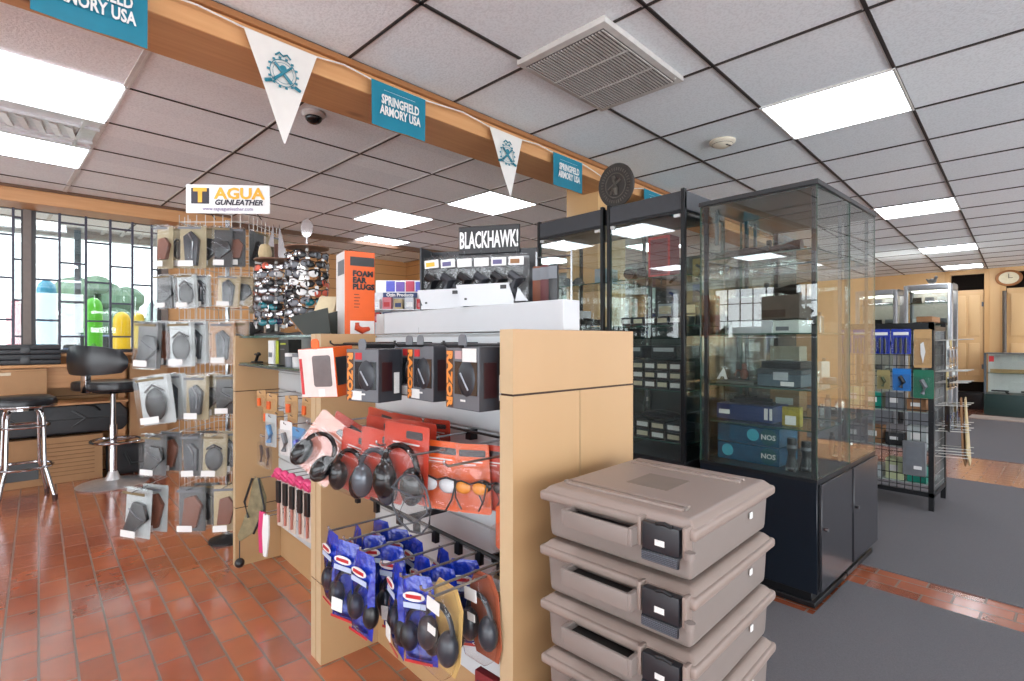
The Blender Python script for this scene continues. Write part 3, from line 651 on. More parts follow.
# --- row 1: boxed electronic muffs with vertical lettering
def muff_box(label, loc, az, sticker=1, group='black and grey boxed ear muffs'):
    t = thing('ear_muff_box', label, 'boxed ear muffs', loc, R(az), group)
    w, d, h = .132, .09, .148       # hanging: origin at hang tab, top of box -0.012
    zt = -.014
    MB().box(-w/2, w/2, 0, d, zt-h, zt, [3,0,1,0,2,0][0:6]).build('box', [DGREY, mat('box_grey', (104,108,114), .35), DGREY, BLACK], t, bevel=.0015, seg=1)
    MB().box(-w/2+.038, w/2-.008, -.0014, -.0004, zt-h*.76, zt-h*.24).build('window', mat('box_window', (34,38,44), .06, spec=.9), t)
    bt = MB().ell((.018, -.001, zt-h*.5), (.034,.004,.043), 16, 6); bt.build('ear_cup', mat('ear_cup_grey', (40,44,52), .3), t, smooth=True)
    MB().tube([(.0,-.006,zt-h*.42),(.03,-.006,zt-h*.68)], .0022, 5).build('painted_glare', mat('glare_grey', (170,176,184), .3), t)  # pale bar painted as a glare streak across the box window
    MB().box(-w/2+.003, -w/2+.031, -.0012, -.0002, zt-h*.98, zt-h*.06).build('side_band', mat('orange_band', (86,60,44), .4), t)
    text('RAZOR', .030, mat('amber_orange', (244,150,66), .4), t, (-w/2+.018, -.0022, zt-h*.52), rot=(R(90), R(90), 0), bold=.0014, sx=1.34, depth=.0004)
    MB().box(-w/2+.04, -w/2+.066, -.0014, -.0004, zt-h*.2, zt-h*.07).build('logo_patch', RED if sticker == 1 else mat('pale_red', (196,160,160), .5), t)
    if sticker == 1: MB().box(-w/2+.026, -w/2+.066, -.0026, -.0014, zt-h*.97, zt-h*.8).build('price_label', PRICE, t)
    if sticker == 2: MB().box(.004, w/2-.01, -.0026, -.0014, zt-h*.24, zt-h*.03).build('price_label', PRICE, t)
    MB().box(-.004, .014, -.0022, -.0008, zt-h*.87, zt-h*.84).build('small_print', PAPER, t)
    MB().box(-w/2-.0012, -w/2-.0002, .012, .05, zt-h*.8, zt-h*.25).build('side_window', mat('side_dark_red', (52,26,30), .3), t); MB().box(w/2, w/2+.001, .012, .05, zt-h*.8, zt-h*.25).build('side_window', mat('side_dark_red', (52,26,30), .3), t)
    MB().box(w/2, w/2+.0012, .058, .078, zt-h*.85, zt-h*.45).build('barcode_label', PRICE, t)
    MB().prism(rrect(.03, .034, .012, 4, 0, zt+.012), .0, .003).build('hang_tab', MGREY, t)
    return t
muff_box('boxed ear muffs with orange vertical lettering, right box against the near panel', (.735, .985, 1.2), -90, 2)
muff_box('boxed ear muffs with orange vertical lettering, middle box of the top row', (.765, 1.215, 1.2), -90, 1)
muff_box('boxed ear muffs with orange vertical lettering, left box turned toward the viewer', (.672, 1.368, 1.19), -75, 1)
muff_box('boxed ear muffs hanging behind the left turned box, mostly its black side showing', (.80, 1.33, 1.2), -82, 1)
t = thing('orange_box', 'orange and white headset box with black window, leftmost on the top bar', 'boxed ear muffs', (.62, 1.575, 1.19), 0, None, (R(4), R(-3), R(-65)))
zt = -.014
MB().box(-.07, .07, 0, .085, zt-.15, zt, [0,0,1,0,0,0]).build('box', [ORANGE, mat('white_pink_print', (232,214,208), .4)], t, bevel=.0015, seg=1)
MB().prism(rrect(.07, .095, .008, 3, .02, zt-.07), -.0016, -.0006).build('window', mat('grey_window', (120,112,112), .1), t)
MB().box(.07, .0712, .005, .052, zt-.115, zt-.03).build('window', BLACK, t)
MB().box(-.066, -.056, -.0014, -.0004, zt-.14, zt-.03).build('red_print', RED, t)
MB().box(.0, .025, -.0014, -.0004, zt-.148, zt-.125).build('price_label', PRICE, t)
MB().prism(rrect(.03, .034, .012, 4, 0, zt+.012), .0, .003).build('hang_tab', ORANGE, t)

# --- row 2: red and orange clamshells
row2 = [ # label, w, h, card, kind, top centre, (az, pitch, roll)
 ('clamshell with black ear muffs tilted far left, white card edge forward', .15, .17, mat('pale_red_card', (232,150,130), .45), 'muffs', (.655,1.475,.945), (-58, -12, 34)),
 ('red clamshell leaning behind the tilted white-edged ear muff pack', .14, .17, ORED, 'muffs', (.74,1.58,.935), (-66, 4, 24)),
 ('red clamshell with black ear muffs, second from left in the middle row', .13, .18, ORED, 'muffs', (.67,1.38,.93), (-72, 2, 10)),
 ('red clamshell with silver-grey ear muffs, third from left in the middle row', .15, .19, ORED, 'silver', (.69,1.28,.945), (-70, 2, 5)),
 ('red clamshell with black ear muffs half behind the clear safety glasses', .15, .20, ORED, 'muffs', (.71,1.19,.97), (-72, 0, 3)),
 ('bright orange card with pink-lensed shooting glasses, right of the clear glasses', .115, .175, ORANGE, 'clear', (.765,1.115,.93), (-66, 0, 1)),
 ('orange card with amber shooting glasses and black temples', .095, .172, ORANGE, 'amber', (.80,1.03,.93), (-68, 0, -3)),
 ('narrow red card with dark glasses, second from the near panel', .08, .16, ORED, 'dark', (.83,.98,.93), (-78, 0, -2)),
 ('red card pressed against the near panel, middle row', .05, .15, ORED, 'dark', (.84,.935,.93), (-84, 0, 0)),
 ('small orange pack hanging low against the near panel', .04, .10, ORANGE, 'none', (.80,.917,.80), (-88, 0, 0)),
 ('red clamshell deep behind, back left of the middle row', .15, .15, ORED, 'muffs', (.87,1.62,.95), (-80, 0, 6)),
 ('red clamshell deep behind, back centre of the middle row', .15, .15, ORED, 'muffs', (.87,1.46,.95), (-82, 0, 2)),
 ('red clamshell deep behind, back right beside the empty hooks', .12, .14, ORED, 'silver', (.89,1.32,.95), (-84, 0, -2)),
 ('red clamshell close behind the silver-grey ear muff pack', .15, .18, ORED, 'muffs', (.77,1.42,.955), (-74, 0, 4)),
 ('red clamshell directly behind the half hidden black ear muff pack', .15, .18, ORED, 'muffs', (.79,1.27,.96), (-78, 0, 1)),
]
for (lb, w, h, cd, kd, loc, a) in row2: clamshell(lb, 'ear protection pack', w, h, cd, kd, loc, face(*a), 'red and orange clamshell packs on the middle bar', header=kd != 'none')
t = thing('safety_glasses_pack', 'clear teardrop pack with large clear safety glasses, hanging lowest in the middle row', 'safety glasses', (.665, 1.11, .875), 0, None, face(-70, 0, -8)); t.scale = (.9,.9,.9)
o = [(0,.0),(.03,-.005),(.06,-.04),(.068,-.09),(.058,-.13),(.03,-.155),(-.01,-.15),(-.045,-.12),(-.06,-.08),(-.05,-.03),(-.02,-.005)]
MB().prism(o, -.006, -.0).build('clear_cover', BLIS2, t)
MB().tube([(x, -.006, z) for x, z in o], .003, 6, closed=True).build('rim', mat('grey_rim', (70,73,80), .3), t, smooth=True)
MB().tube([(.055,-.01,-.055),(.0,-.02,-.06),(-.03,-.02,-.10),(.02,-.02,-.125),(.06,-.01,-.10)], .003, 6, closed=True).tube([(.03,-.015,-.06),(-.05,-.014,-.03)], .003, 5).build('glasses_frame', mat('grey_rim', (96,98,104)), t, smooth=True)

# --- row 3: blue bags
def bag_mesh(w, h, seed, th=.022):
    rnd = random.Random(seed); vs = []; fs = []; mi = []; nx, nz = 8, 12
    ph = rnd.random()*6
    for side in (-1, 1):
        for i in range(nz+1):
            for j in range(nx+1):
                a = j/nx*2-1; b = i/nz; wz = w/2*(1-.25*math.exp(-b*10))*(1+.03*math.sin(9*b+ph))
                puff = th*(1-a*a)**.5*(math.sin(math.pi*min(1,b*1.0))**.6 if 0 < b < 1 else 0)*(.5+.7*b)
                wr = .0035*math.sin(a*7+b*9+ph)*math.sin(math.pi*b)
                vs.append((a*wz, side*puff + (wr if abs(a) < 1 and 0 < b < 1 else 0), -b*h))
    k = (nx+1)*(nz+1)
    for side in (0, 1):
        for i in range(nz):
            for j in range(nx):
                q = side*k + i*(nx+1)+j; f = (q, q+1, q+nx+2, q+nx+1); fs.append(f if side == 0 else f[::-1])
                b = (i+.5)/nz
                mi.append(0 if (b < .36 or b > .9 or side == 1) else (1 if 1 <= j <= nx-2 else 0))
    mb = MB(); mb.add(vs, fs, mi); return mb
BAGCLR = glassy('blue_tinted_film', (.8,.85,.95), .9, .03, (110,130,190), rough=.12)
def blue_bag(label, loc, az, seed, w=.105, h=.19, roll=0):
    t = thing('blue_bag', label, 'bagged ear muffs', loc, 0, 'blue bagged packs on the lowest hooks', face(az, 0, roll))
    bag_mesh(w, h, seed).build('bag', [BLUE, BAGCLR], t, smooth=True)
    earmuffs(t, (0, 0, -h*.62), .8 + .2*(seed % 3)/2)
    lab = MB().prism([(.030*math.cos(a), -h*.2+.011*math.sin(a)) for a in [2*math.pi*k/16 for k in range(16)]], -.0205, -.0185).build('logo_patch', PAPER, t)
    MB().box(-.021, .021, -.0222, -.0206, -h*.2-.0035, -h*.2+.0045).build('logo_red', RED, lab)
    MB().box(-w*.34, w*.34, -.019, -.0175, -h*.335, -h*.275).build('white_band', mat('pale_blue_print', (190,204,232), .4), t)
    MB().box(-w*.42, w*.42, -.0135, -.0125, -h*.965, -h*.935).build('red_line', RED, t)
    if seed % 2 == 0: MB().box(-w*.3, w*.12, -.0245, -.023, -h*.84, -h*.68).build('price_label', PRICE, t)
    return t
hn = ['leftmost hook', 'second hook from left', 'third hook from left', 'fourth hook from left', 'fifth hook from left']
sd = 0
for i, (y, az) in enumerate(((1.45,-92),(1.35,-68),(1.25,-80),(1.14,-104),(1.05,-66))):
    xs_ = (.625, .70, .775) if i < 3 else (.655, .725, .79)
    for j, x in enumerate(xs_):
        sd += 1; pos = ['front', 'middle', 'rear'][j]
        blue_bag(f'blue bagged ear muffs, {pos} bag, lowest bar, {hn[i]}', (x, y, .652), az+(random.uniform(-14, 14) if j else 0), sd, roll=random.uniform(-5, 5), w=.09, h=.215+random.uniform(-.012,.012))
def dome_pack(label, loc, az, col, roll=0, s=1):
    t = thing('ear_muff_pack', label, 'ear muff pack', loc, 0, None, face(az, 0, roll))
    w, h = .115*s, .2*s
    poly = [(-w*.28,0),(w*.28,0),(w/2,-.04),(w/2,-h*.8),(w*.38,-h),(-w*.38,-h),(-w/2,-h*.8),(-w/2,-.04)]
    MB().prism(poly, .0, .0025).build('backing_card', col, t)
    MB().prism([(x*.94, z*.97-.002) for x, z in poly], -.038, -.0005).build('blister', BLIS, t, bevel=.012, seg=3)
    earmuffs(t, (0, -.02, -h*.52), 1.05*s, mat('ear_cup_slate', (48,52,60), .3))
    MB().box(-.012, .016, -.0405, -.0392, -h*.5, -h*.41).build('price_label', PRICE, t); MB().box(-.02, .026, -.0405, -.0392, -.05, -.022).build('header_card', PAPER, t)
    return t
dome_pack('tan-backed clear ear muff pack in front, near end of the lowest hooks', (.68, .965, .655), -88, mat('straw_card', (214,178,110), .5), 5, 1.0)
dome_pack('red-trimmed clear pack with dark ear muffs, next to the near panel on the lowest hooks', (.765, .945, .66), -92, mat('rust_card', (176,92,62), .5), -5, .95)
dome_pack('tan clear pack behind the red-trimmed one, against the near panel', (.84, .935, .66), -78, KHAKI, -3, .9)
t = thing('red_pack', 'small dark red pack at the bottom against the near panel', 'pack', (.76, .925, .43), 0, None, face(-85, 0, 0))
MB().box(-.04,.04,0,.02,-.06,0).build('box', mat('dark_red_print', (130,34,38), .5), t, bevel=.003)
MB().box(-.03,.03,-.0015,-.0004,-.05,-.02).build('print_line', DGREY, t)

# ------------------------------------------------------------------ glass cabinets
def pane(parent, x0, x1, y0, y1, z0, z1, name='glass_pane'):
    dx, dy, dz = x1-x0, y1-y0, z1-z0
    if dz <= dx and dz <= dy: mi = [0,0,1,1,1,1]
    elif dx < dy: mi = [1,1,1,0,1,0]
    else: mi = [1,1,0,1,0,1]
    return MB().box(x0, x1, y0, y1, z0, z1, mi).build(name, [GLASS, GEDGE], parent)
def tower(label, x0, x1, y0, y1, door=True):
    t = thing('glass_cabinet', label, 'display cabinet', (0,0,0), 0)
    MB().box(x0+.03, x1-.03, y0+.03, y1-.03, .0065, .075).box(x0+.012, x1-.0, y0+.012, y1-.012, .0065, .03).build('plinth', BLACK, t, bevel=.002, seg=1)
    MB().box(x0, x1, y0, y1, .075, .568, [1,1,1,1,1,0]).build('cabinet_base', [NAVYLAM, BLKLAM], t, bevel=.002, seg=1)
    MB().box(x0-.002, x1+.002, y0-.002, y1+.002, .568, .582).build('deck', BLKLAM, t)
    d = MB().box(x0+.018, x1-.006, y0-.014, y0-.0015, .085, .56).build('door', mat('dark_door', (52,52,56), .25), t, bevel=.002, seg=1)
    MB().lathe([(.009,-.012),(.009,0),(.004,.006)], 14, 0, 'y', (x0+.045 if x0 < 2.8 else x0+.04, y0-.02, .36)).build('lock', CHROME, d)
    MB().box(x0-.006, x1+.004, y0-.006, y1+.006, 1.892, 1.915).build('top_frame', mat('top_frame_grey', (52,54,56), .35), t, bevel=.002, seg=1)
    MB().box(x0+.004, x1-.004, y0+.004, y1-.004, 1.884, 1.8915).build('top_panel', mat('top_panel_grey', (62,66,68), .3), t)
    P = BLKLAM; q = .009
    for (a, b) in ((x0+.028, y0+.02), (x0+.012, y1-.03)):
        MB().box(a-q, a+q, b-q, b+q, .582, 1.884).build('post', mat('dark_aluminium', (60,62,66), .3, .6), t)
    pane(t, x0, x0+.006, y0, y1, .583, 1.89); pane(t, x0+.007, x1, y0, y0+.006, .583, 1.89)
    pane(t, x0+.007, x1, y1-.006, y1, .583, 1.89)
    for z in (.79, .975, 1.235, 1.62): 
        if z: pane(t, x0+.04, x1-.03, y0+.02, y1-.02, z-.006, z, 'glass_shelf')
    MB().box(x1-.02, x1-.012, y0+.03, y0+.045, .583, 1.884).build('shelf_rail', GREYM, t)
    for z in (.60, .79, .975, 1.235, 1.62, 1.86): MB().lathe([(.011,0),(.011,.012),(.004,.018)], 12, 0, 'y', (x0+.045, y0+.008, z)).build('clamp', CHROME, t)
    MB().box(x0+.09, x0+.105, y1-.05, y1-.035, 1.70, 1.884).build('inner_lock_bar', GREYM, t)
    return t
TX, TY0, TY1 = 2.544, .802, 1.352
tower('front tall glass cabinet with black base, nearest the stacked cases', TX, 3.008, TY0, TY1)
tower('rear tall glass cabinet with black base, joined to the right of the front one', 3.016, 3.478, TY0, TY1)
def dark_cab(label, y0, y1):
    t = thing('glass_cabinet', label, 'display cabinet', (0,0,0), 0)
    x0, x1 = TX, 3.0
    MB().box(x0+.03, x1-.02, y0+.02, y1-.02, .0065, .06).build('plinth', BLACK, t)
    MB().box(x0, x1, y0, y1, .06, .55).build('cabinet_base', BLKLAM, t, bevel=.002, seg=1)
    MB().box(x0-.004, x1, y0, y1, 1.90, 2.0).build('fascia', FASCIA, t, bevel=.003, seg=1)
    for y in (y0, y1-.022): MB().box(x0-.008, x0+.018, y, y+.022, .55, 2.012).build('post', BLACKM, t, bevel=.002, seg=1)
    for y in (y0, y1-.018): MB().box(x1-.02, x1, y, y+.018, .55, 1.9).build('post', BLACKM, t)
    d = MB().box(x0-.006, x0+.008, y0+.024, y1-.024, 1.884, 1.898).build('door_rail', BLACKM, t)
    MB().box(x0-.01, x0+.01, y1-.05, y1-.03, 1.865, 1.882).box(x0-.01, x0+.01, y0+.026, y0+.062, 1.862, 1.878).build('door_hinge', mat('hinge_white', (225,225,222), .3), d)
    pane(t, x0+.001, x0+.006, y0+.024, y1-.024, .552, 1.884); pane(t, x0+.02, x1-.021, y0+.003, y0+.008, .552, 1.89); pane(t, x0+.02, x1-.021, y1-.008, y1-.003, .552, 1.89)
    for z in (.64, .925, 1.285, 1.56): pane(t, x0+.03, x1-.03, y0+.02, y1-.02, z-.006, z, 'glass_shelf')
    MB().box(x1-.012, x1-.004, y0+.018, y1-.018, .55, 1.28).build('back_panel', mat('smoky_back', (58,64,64), .3), t)
    return t
dark_cab('dark-framed glass cabinet with charcoal top band, right of the round plaque', 1.437, 1.948)
dark_cab('dark-framed glass cabinet with charcoal top band, left of the round plaque', 1.976, 2.54)

# round plaque on the dark cabinets
t = thing('round_plaque', 'round dark carved plaque with ring of raised marks, standing on the dark glass cabinets', 'plaque', (2.60, 1.925, 2.142), 0, None, (0, R(-6), R(0)))
BRZ = mat('dark_bronze', (62,56,52), .5, .2, bump=.3, scale=60)
MB().lathe([(.128,-.008),(.132,0),(.128,.008),(.112,.010),(.108,.004)][::-1], 40, 0, 'x').build('disc', BRZ, t, smooth=True)
rg = MB()
for k in range(36):
    a = 2*math.pi*k/36; rg.tube([(-.009, .088*math.cos(a), .088*math.sin(a)), (-.009, .106*math.cos(a), .106*math.sin(a))], .0035, 5)
rg.tube([(-.009, .072*math.cos(a), .072*math.sin(a)) for a in [2*math.pi*k/32 for k in range(32)]], .003, 5, closed=True)
rg.build('raised_ring', mat('worn_bronze', (104,96,88), .45, .3), t)
MB().tube([(-.01,0,-.055),(-.02,-.004,-.02),(-.016,0,.03),(-.014,.006,.055)], [.014,.02,.016,.01], 8).tube([(-.012,.05,-.02),(-.016,.01,0),(-.012,-.045,.03)], .008, 6).tube([(-.01,.04,-.05),(-.012,0,.02)], .006, 6).build('relief_figure', mat('worn_bronze', (104,96,88)), t, smooth=True)

# ------------------------------------------------------------------ cabinet contents
def pack_box(name, label, cat, x0, x1, y0, y1, z0, z1, m, lab=None, group=None, rz=0, lid=None, lab_side='x'):
    cx, cy = (x0+x1)/2, (y0+y1)/2
    t = thing(name, label, cat, (cx, cy, z0), R(rz), group); w, d, h = (x1-x0)/2, (y1-y0)/2, z1-z0
    MB().box(-w, w, -d, d, .001, h if not lid else h*.72).build('box', m, t, bevel=.002, seg=1)
    if lid: MB().box(-w-.002, w+.002, -d-.002, d+.002, h*.72, h).build('lid', lid, t, bevel=.002, seg=1)
    if lab:
        for (a, b, c_, e, mm) in lab: MB().box(-w-.0035, -w-.0022, -d+2*d*(1-b), -d+2*d*(1-a), h*c_, h*e).build('printed_label', mm, t)
    return t
def scope(label, x, y, z, L_=.32, m=BLACK, yaw=0):
    t = thing('rifle_scope', label, 'scope', (x, y, z), R(yaw), 'rifle scopes in the glass cabinets')
    k = L_/.32
    prof = [(.001,-.16),(.026,-.16),(.027,-.12),(.017,-.08),(.0145,-.07),(.0145,.06),(.019,.09),(.021,.13),(.019,.155),(.001,.16)]
    MB().lathe([(r_, h_*k) for r_, h_ in prof], 20, 0, 'y', (0,0,.03)).build('tube', m, t, smooth=True)
    MB().lathe([(.013,.0),(.013,.03),(.011,.033)], 14, 0, 'z', (0,0,.04)).lathe([(.012,0),(.012,-.028)], 14, 0, 'x', (-.01,0,.03)).build('turret', m, t)
    MB().box(-.012,.012,-.06,-.045,.001,.02).box(-.012,.012,.04,.055,.001,.02).build('ring_mount', m, t)
    return t
swirl = mat('blue_swirl_print', (14,26,70), .3, col2=(24,112,150), scale=9, stretch=(1,2,3))
for (z0, nm) in ((.583, 'lower'), (.676, 'upper')):
    t = pack_box('telescope_box', f'{nm} of the two big blue and teal patterned boxes in the front glass cabinet', 'box', 2.66, 2.90, 1.005, 1.315, z0, z0+.09, swirl)
    MB().lathe([(.001,-.0022),(.04,-.0022),(.04,0)], 26, 0, 'x', (-.1205, -.105, .047)).build('round_print', mat('dark_teal_print', (24,90,96), .35), t)
    text('NOS', .034, PAPER, t, (-.1240, -.105, .045), rot=(R(90),0,R(-90)), bold=.001)
    MB().lathe([(.001,-.0022),(.03,-.0022),(.03,0)], 22, 0, 'x', (-.1205, -.03 if z0 > .6 else .1, .05)).build('round_print', mat('cyan_print', (70,190,214), .35), t)
for i,(y, hgt) in enumerate(((.94,.155),(.895,.14))):
    t = thing('monocular', ['tall black upright spotting monocular in the front glass cabinet', 'shorter black upright monocular at the corner of the front glass cabinet'][i], 'monocular', (2.64+.05*i, y, .583))
    MB().lathe([(.02,.0),(.024,.03),(.018,.05),(.018,hgt*.6),(.022,hgt*.65),(.02,hgt)], 18).build('body', BLACK, t, smooth=True)
    MB().lathe([(.0255,.012),(.0255,.02)], 18).lathe([(.0225,hgt*.7),(.0225,hgt*.8)], 18).build('grip_ring', MGREY, t)
    MB().tube([(-.02,-.02,0),(-.005,-.012,hgt*.5)], .004, 6).tube([(-.02,.02,0),(-.005,.012,hgt*.5)], .004, 6).build('leg', BLACK, t)
pack_box('scope_box', 'navy blue box with white label under a black tool in the front glass cabinet', 'box', 2.66, 2.86, 1.035, 1.32, .791, .872, NAVY, [(.05,.25,.35,.62,PAPER),(.86,.92,.2,.9,PRICE),(.95,.995,.2,.9,PRICE)])
t = thing('black_tool', 'black long tool lying on the navy box', 'tool', (2.72, 1.17, .874)); MB().box(-.02,.02,-.12,.10,.001,.018).lathe([(.012,-.11),(.015,-.05),(.012,.08)], 12, 0, 'y', (0,0,.022)).build('body', BLACK, t, bevel=.003); MB().box(-.01,.01,-.04,-.02,.02,.045).box(-.01,.01,.03,.05,.02,.045).build('clip', BLACK, t)
t = pack_box('yellow_pack', 'black and yellow upright pack beside the navy box', 'box', 2.64, 2.68, .905, .985, .791, .885, mat('yellow_black_print', (26,26,24), .4, col2=(216,196,60), scale=30), [(.2,.8,.1,.55,PAPER)])
pack_box('grey_box', 'slate grey box with pale label on the middle shelf of the front glass cabinet', 'box', 2.64, 2.86, .90, 1.10, .976, 1.06, mat('slate_print', (82,98,108), .4), [(.38,.72,.4,.85,mat('pale_grey_print', (178,184,188), .4)),(.55,.85,.08,.32,PAPER)], lid=mat('slate_dark', (52,60,66), .4))
pack_box('black_case', 'black flat case lying on the slate grey box', 'case', 2.66, 2.85, .91, 1.09, 1.062, 1.098, BLACK)
t = thing('clear_display_case', 'small clear display case with a brown figure in the front glass cabinet', 'display case', (2.73, 1.235, .976))
MB().box(-.06,.06,-.105,.095,.001,.012).build('base', mat('grey_green_base', (110,116,108), .5), t, bevel=.002)
MB().prism([(-.06,.012),(.06,.012),(.06,.13),(-.03,.13)], -.105, .095).build('cover', BLIS, t, bevel=.004)
MB().ell((0,-.03,.05), (.018,.022,.03)).ell((0,-.03,.09), (.014,.014,.016)).tube([(0,-.03,.06),(-.02,0,.07),(-.02,.01,.04)], .006, 6).build('figure', TAN, t, smooth=True)
text('A', .07, PAPER, t, (-.052, .06, .045), rot=(R(70),0,R(-90)), bold=.004)
pack_box('pale_green_box', 'pale green box on the middle shelf behind the grey box', 'box', 2.70, 2.88, .93, 1.08, 1.236, 1.30, mat('pale_green_white', (222,228,222), .4), [(.3,.7,.2,.5,MGREY)])
pack_box('brown_box', 'long brown carton under a rifle scope in the front glass cabinet', 'box', 2.68, 2.86, .92, 1.27, 1.305, 1.42, mat('taupe_carton', (98,84,74), .6), [(.45,.82,.08,.4,DBROWN)])
MB_ = thing('wood_stand', 'white riser block under the brown carton in the front glass cabinet', 'riser', (2.77, 1.15, 1.236)); MB().box(-.08,.08,-.1,.1,.001,.067).build('block', WHITE, MB_, bevel=.002)
scope('black rifle scope lying on the brown carton', 2.75, 1.10, 1.421, .31, mat('scope_brown_black', (44,36,32), .35))
scope('black rifle scope on the top shelf of the front glass cabinet', 2.68, 1.06, 1.622, .30)
# thin gun-shaped pieces on the upper shelf
for i, (z, y) in enumerate(((1.69, 1.08),)):
    t = thing('scope_rail', 'long dark scope rail laid across above the top shelf scope', 'scope rail', (2.80, y, 1.622)); MB().box(-.008,.008,-.15,.15,.001,.012).box(-.014,.014,-.15,-.13,.001,.02).box(-.014,.014,.1,.13,.001,.02).build('rail', BLACK, t, bevel=.002)
# right unit: clear stands with small shiny goods
rnd = random.Random(5); GOODS = [CHROME, mat('brass', (190,150,80), .3, .8), BLACK, MGREY, TAN, PAPER, STEEL]
names = ['compass', 'pocket_watch', 'lighter', 'flask']
def flask(kind, label, loc, m, s=1, rz=0):
    t = thing(kind, label, kind.replace('_', ' '), loc, R(rz), 'small metal goods in the right glass cabinet')
    if kind == 'compass': MB().lathe([(.001,0),(.03*s,0),(.032*s,.008),(.03*s,.016),(.001,.016)], 20).build('case', m, t, smooth=True); MB().lathe([(.001,.0165),(.024*s,.0165),(.024*s,.018)], 20).build('dial', PAPER, t)
    elif kind == 'hip_flask': MB().box(-.03*s,.03*s,-.012*s,.012*s,.001,.09*s).build('body', m, t, bevel=.009, seg=3); MB().lathe([(.008*s,.09*s),(.008*s,.108*s)], 12).build('cap', BLACK, t)
    elif kind == 'lighter': MB().box(-.018*s,.018*s,-.008*s,.008*s,.001,.035*s).build('body', m, t, bevel=.002); MB().box(-.018*s,.018*s,-.008*s,.008*s,.036*s,.055*s).build('lid', CHROME, t, bevel=.003)
    else: MB().box(-.025*s,.025*s,-.02*s,.02*s,.001,.01).build('base', BLACK, t); MB().lathe([(.001,-.006),(.026*s,-.006),(.028*s,0),(.026*s,.006),(.001,.006)], 20, 0, 'y', (0,0,.042*s)).build('watch_case', m, t, smooth=True)
    return t
zs_ = [('bottom', .583), ('second', .791), ('third', .976), ('fourth', 1.236), ('top', 1.621)]
for li, (lv_, z) in enumerate(zs_):
    for k in range(4):
        kind = ['compass', 'hip_flask', 'lighter', 'pocket_watch'][(k+li) % 4]
        flask(kind, f'small {kind.replace("_", " ")} on the {lv_} shelf of the right glass cabinet', (3.08+.1*k, .87+.06*(k % 2)+.05*li, z), GOODS[(k*2+li*3) % 7], 1.15, rnd.uniform(-30, 30))
for li, (lv_, z) in enumerate(zs_):
    m = [mat('amber_carton', (176,116,70), .5), CARDB, mat('pale_carton', (198,180,160), .5), DBROWN, CARDB2][li]
    pack_box('carton', f'upright carton at the back of the {lv_} shelf, right glass cabinet', 'box', 3.2, 3.32, 1.10, 1.26, z, z+(.13 if li != 2 else .19), m, [(.2,.8,.3,.6,PAPER)])
# contents of the dark cabinets: little dark boxes with white labels
def small_box(label, x, y, z, w=.07, h=.045, d=.12, m=BLKLAM, lab=PAPER):
    t = thing('ammo_box', label, 'small box', (x, y, z), 0, 'small labelled boxes in the dark glass cabinet')
    MB().box(-d/2, d/2, -w/2, w/2, .001, h).build('box', m, t, bevel=.0015, seg=1)
    MB().box(-d/2-.0012, -d/2-.0002, -w*.4, w*.4, h*.28, h*.78).build('paper_label', lab, t)
    return t
cols = ['left column', 'second column', 'third column', 'fourth column', 'right column']
rows = [(1.286, 'third shelf', 5, 1.44, 1), (.926, 'second shelf', 5, 1.0, 3), (.641, 'lowest shelf', 4, .8, 2)]
for z, nm, n, _, lev in rows:
    for c_ in range(n):
        y = 1.88 - (c_+.5)*(.40/n)
        for l_ in range(lev):
            nt_ = ['bottom of stack', 'second in stack', 'third in stack'][l_] + ', dark glass cabinet'
            small_box(f'labelled dark box, {cols[c_ if n == 5 else c_+(c_>1)]}, {nm}, {nt_}', 2.66, y, z+l_*.052, .40/n*.9, .05, .15, [BLKLAM, DGREY, mat('dark_brown_card', (58,48,42), .5)][(c_+l_) % 3], [PAPER, mat('cream_label', (214,204,176), .5)][(c_*3+l_) % 2])
for i, (y, w) in enumerate(((1.80,.12),(1.60,.16))):
    pack_box('drawer_box', ['long black drawer box with pale stripe', 'wide black drawer box with white panel'][i] + ' in the dark glass cabinet, above the label rows', 'box', 2.60, 2.85, y-w/2, y+w/2, 1.098, 1.17, BLKLAM, [(.1,.9,.55,.85,mat('pale_grey_print', (178,184,188)))])
t = thing('hanging_strap', 'dark crumpled pouch lying on the lowest label boxes', 'pouch', (2.62, 1.62, .746)); MB().ell((0,0,.03), (.07,.13,.03), 16, 8).tube([(-.05,.1,.03),(-.06,.0,.05),(-.04,-.1,.03)], .01, 6).build('pouch', BLACK, t, smooth=True)
t = thing('red_framed_box', 'red-framed box on the top shelf of the dark glass cabinet', 'box', (2.70, 1.66, 1.561))
MB().box(-.05,.05,-.07,.07,.001,.24).build('box', mat('rose_red_box', (150,52,62), .35, col2=(92,60,66), scale=14), t)
MB().box(-.053,-.05,-.07,-.058,.001,.24).box(-.053,-.05,.058,.07,.001,.24).box(-.053,-.05,-.058,.058,.225,.24).box(-.053,-.05,-.058,.058,.001,.02).build('red_frame', RED, t)
def binoculars(label, loc, rz, s=1, m=BLACK):
    t = thing('binoculars', label, 'binoculars', loc, R(rz), 'optics on glass shelves')
    for sy in (-.03, .03): MB().lathe([(.001,-.06*s),(.024*s,-.06*s),(.022*s,-.02*s),(.016*s,.02*s),(.019*s,.05*s),(.001,.052*s)], 16, 0, 'x', (0, sy*s, .026*s)).build('barrel', m, t, smooth=True)
    MB().box(-.03*s,.02*s,-.02*s,.02*s,.02*s,.034*s).build('bridge', m, t, bevel=.003)
    return t
binoculars('black binoculars on the top shelf of the dark glass cabinet, beside the red-framed box', (2.68, 1.82, 1.561), 20, 1.3)
binoculars('black binoculars on the third shelf, left dark glass cabinet', (2.70, 2.2, 1.286), -20, 1.2)
binoculars('black binoculars on the top shelf, left dark glass cabinet', (2.72, 2.36, 1.561), 30, 1.2, DGREY)
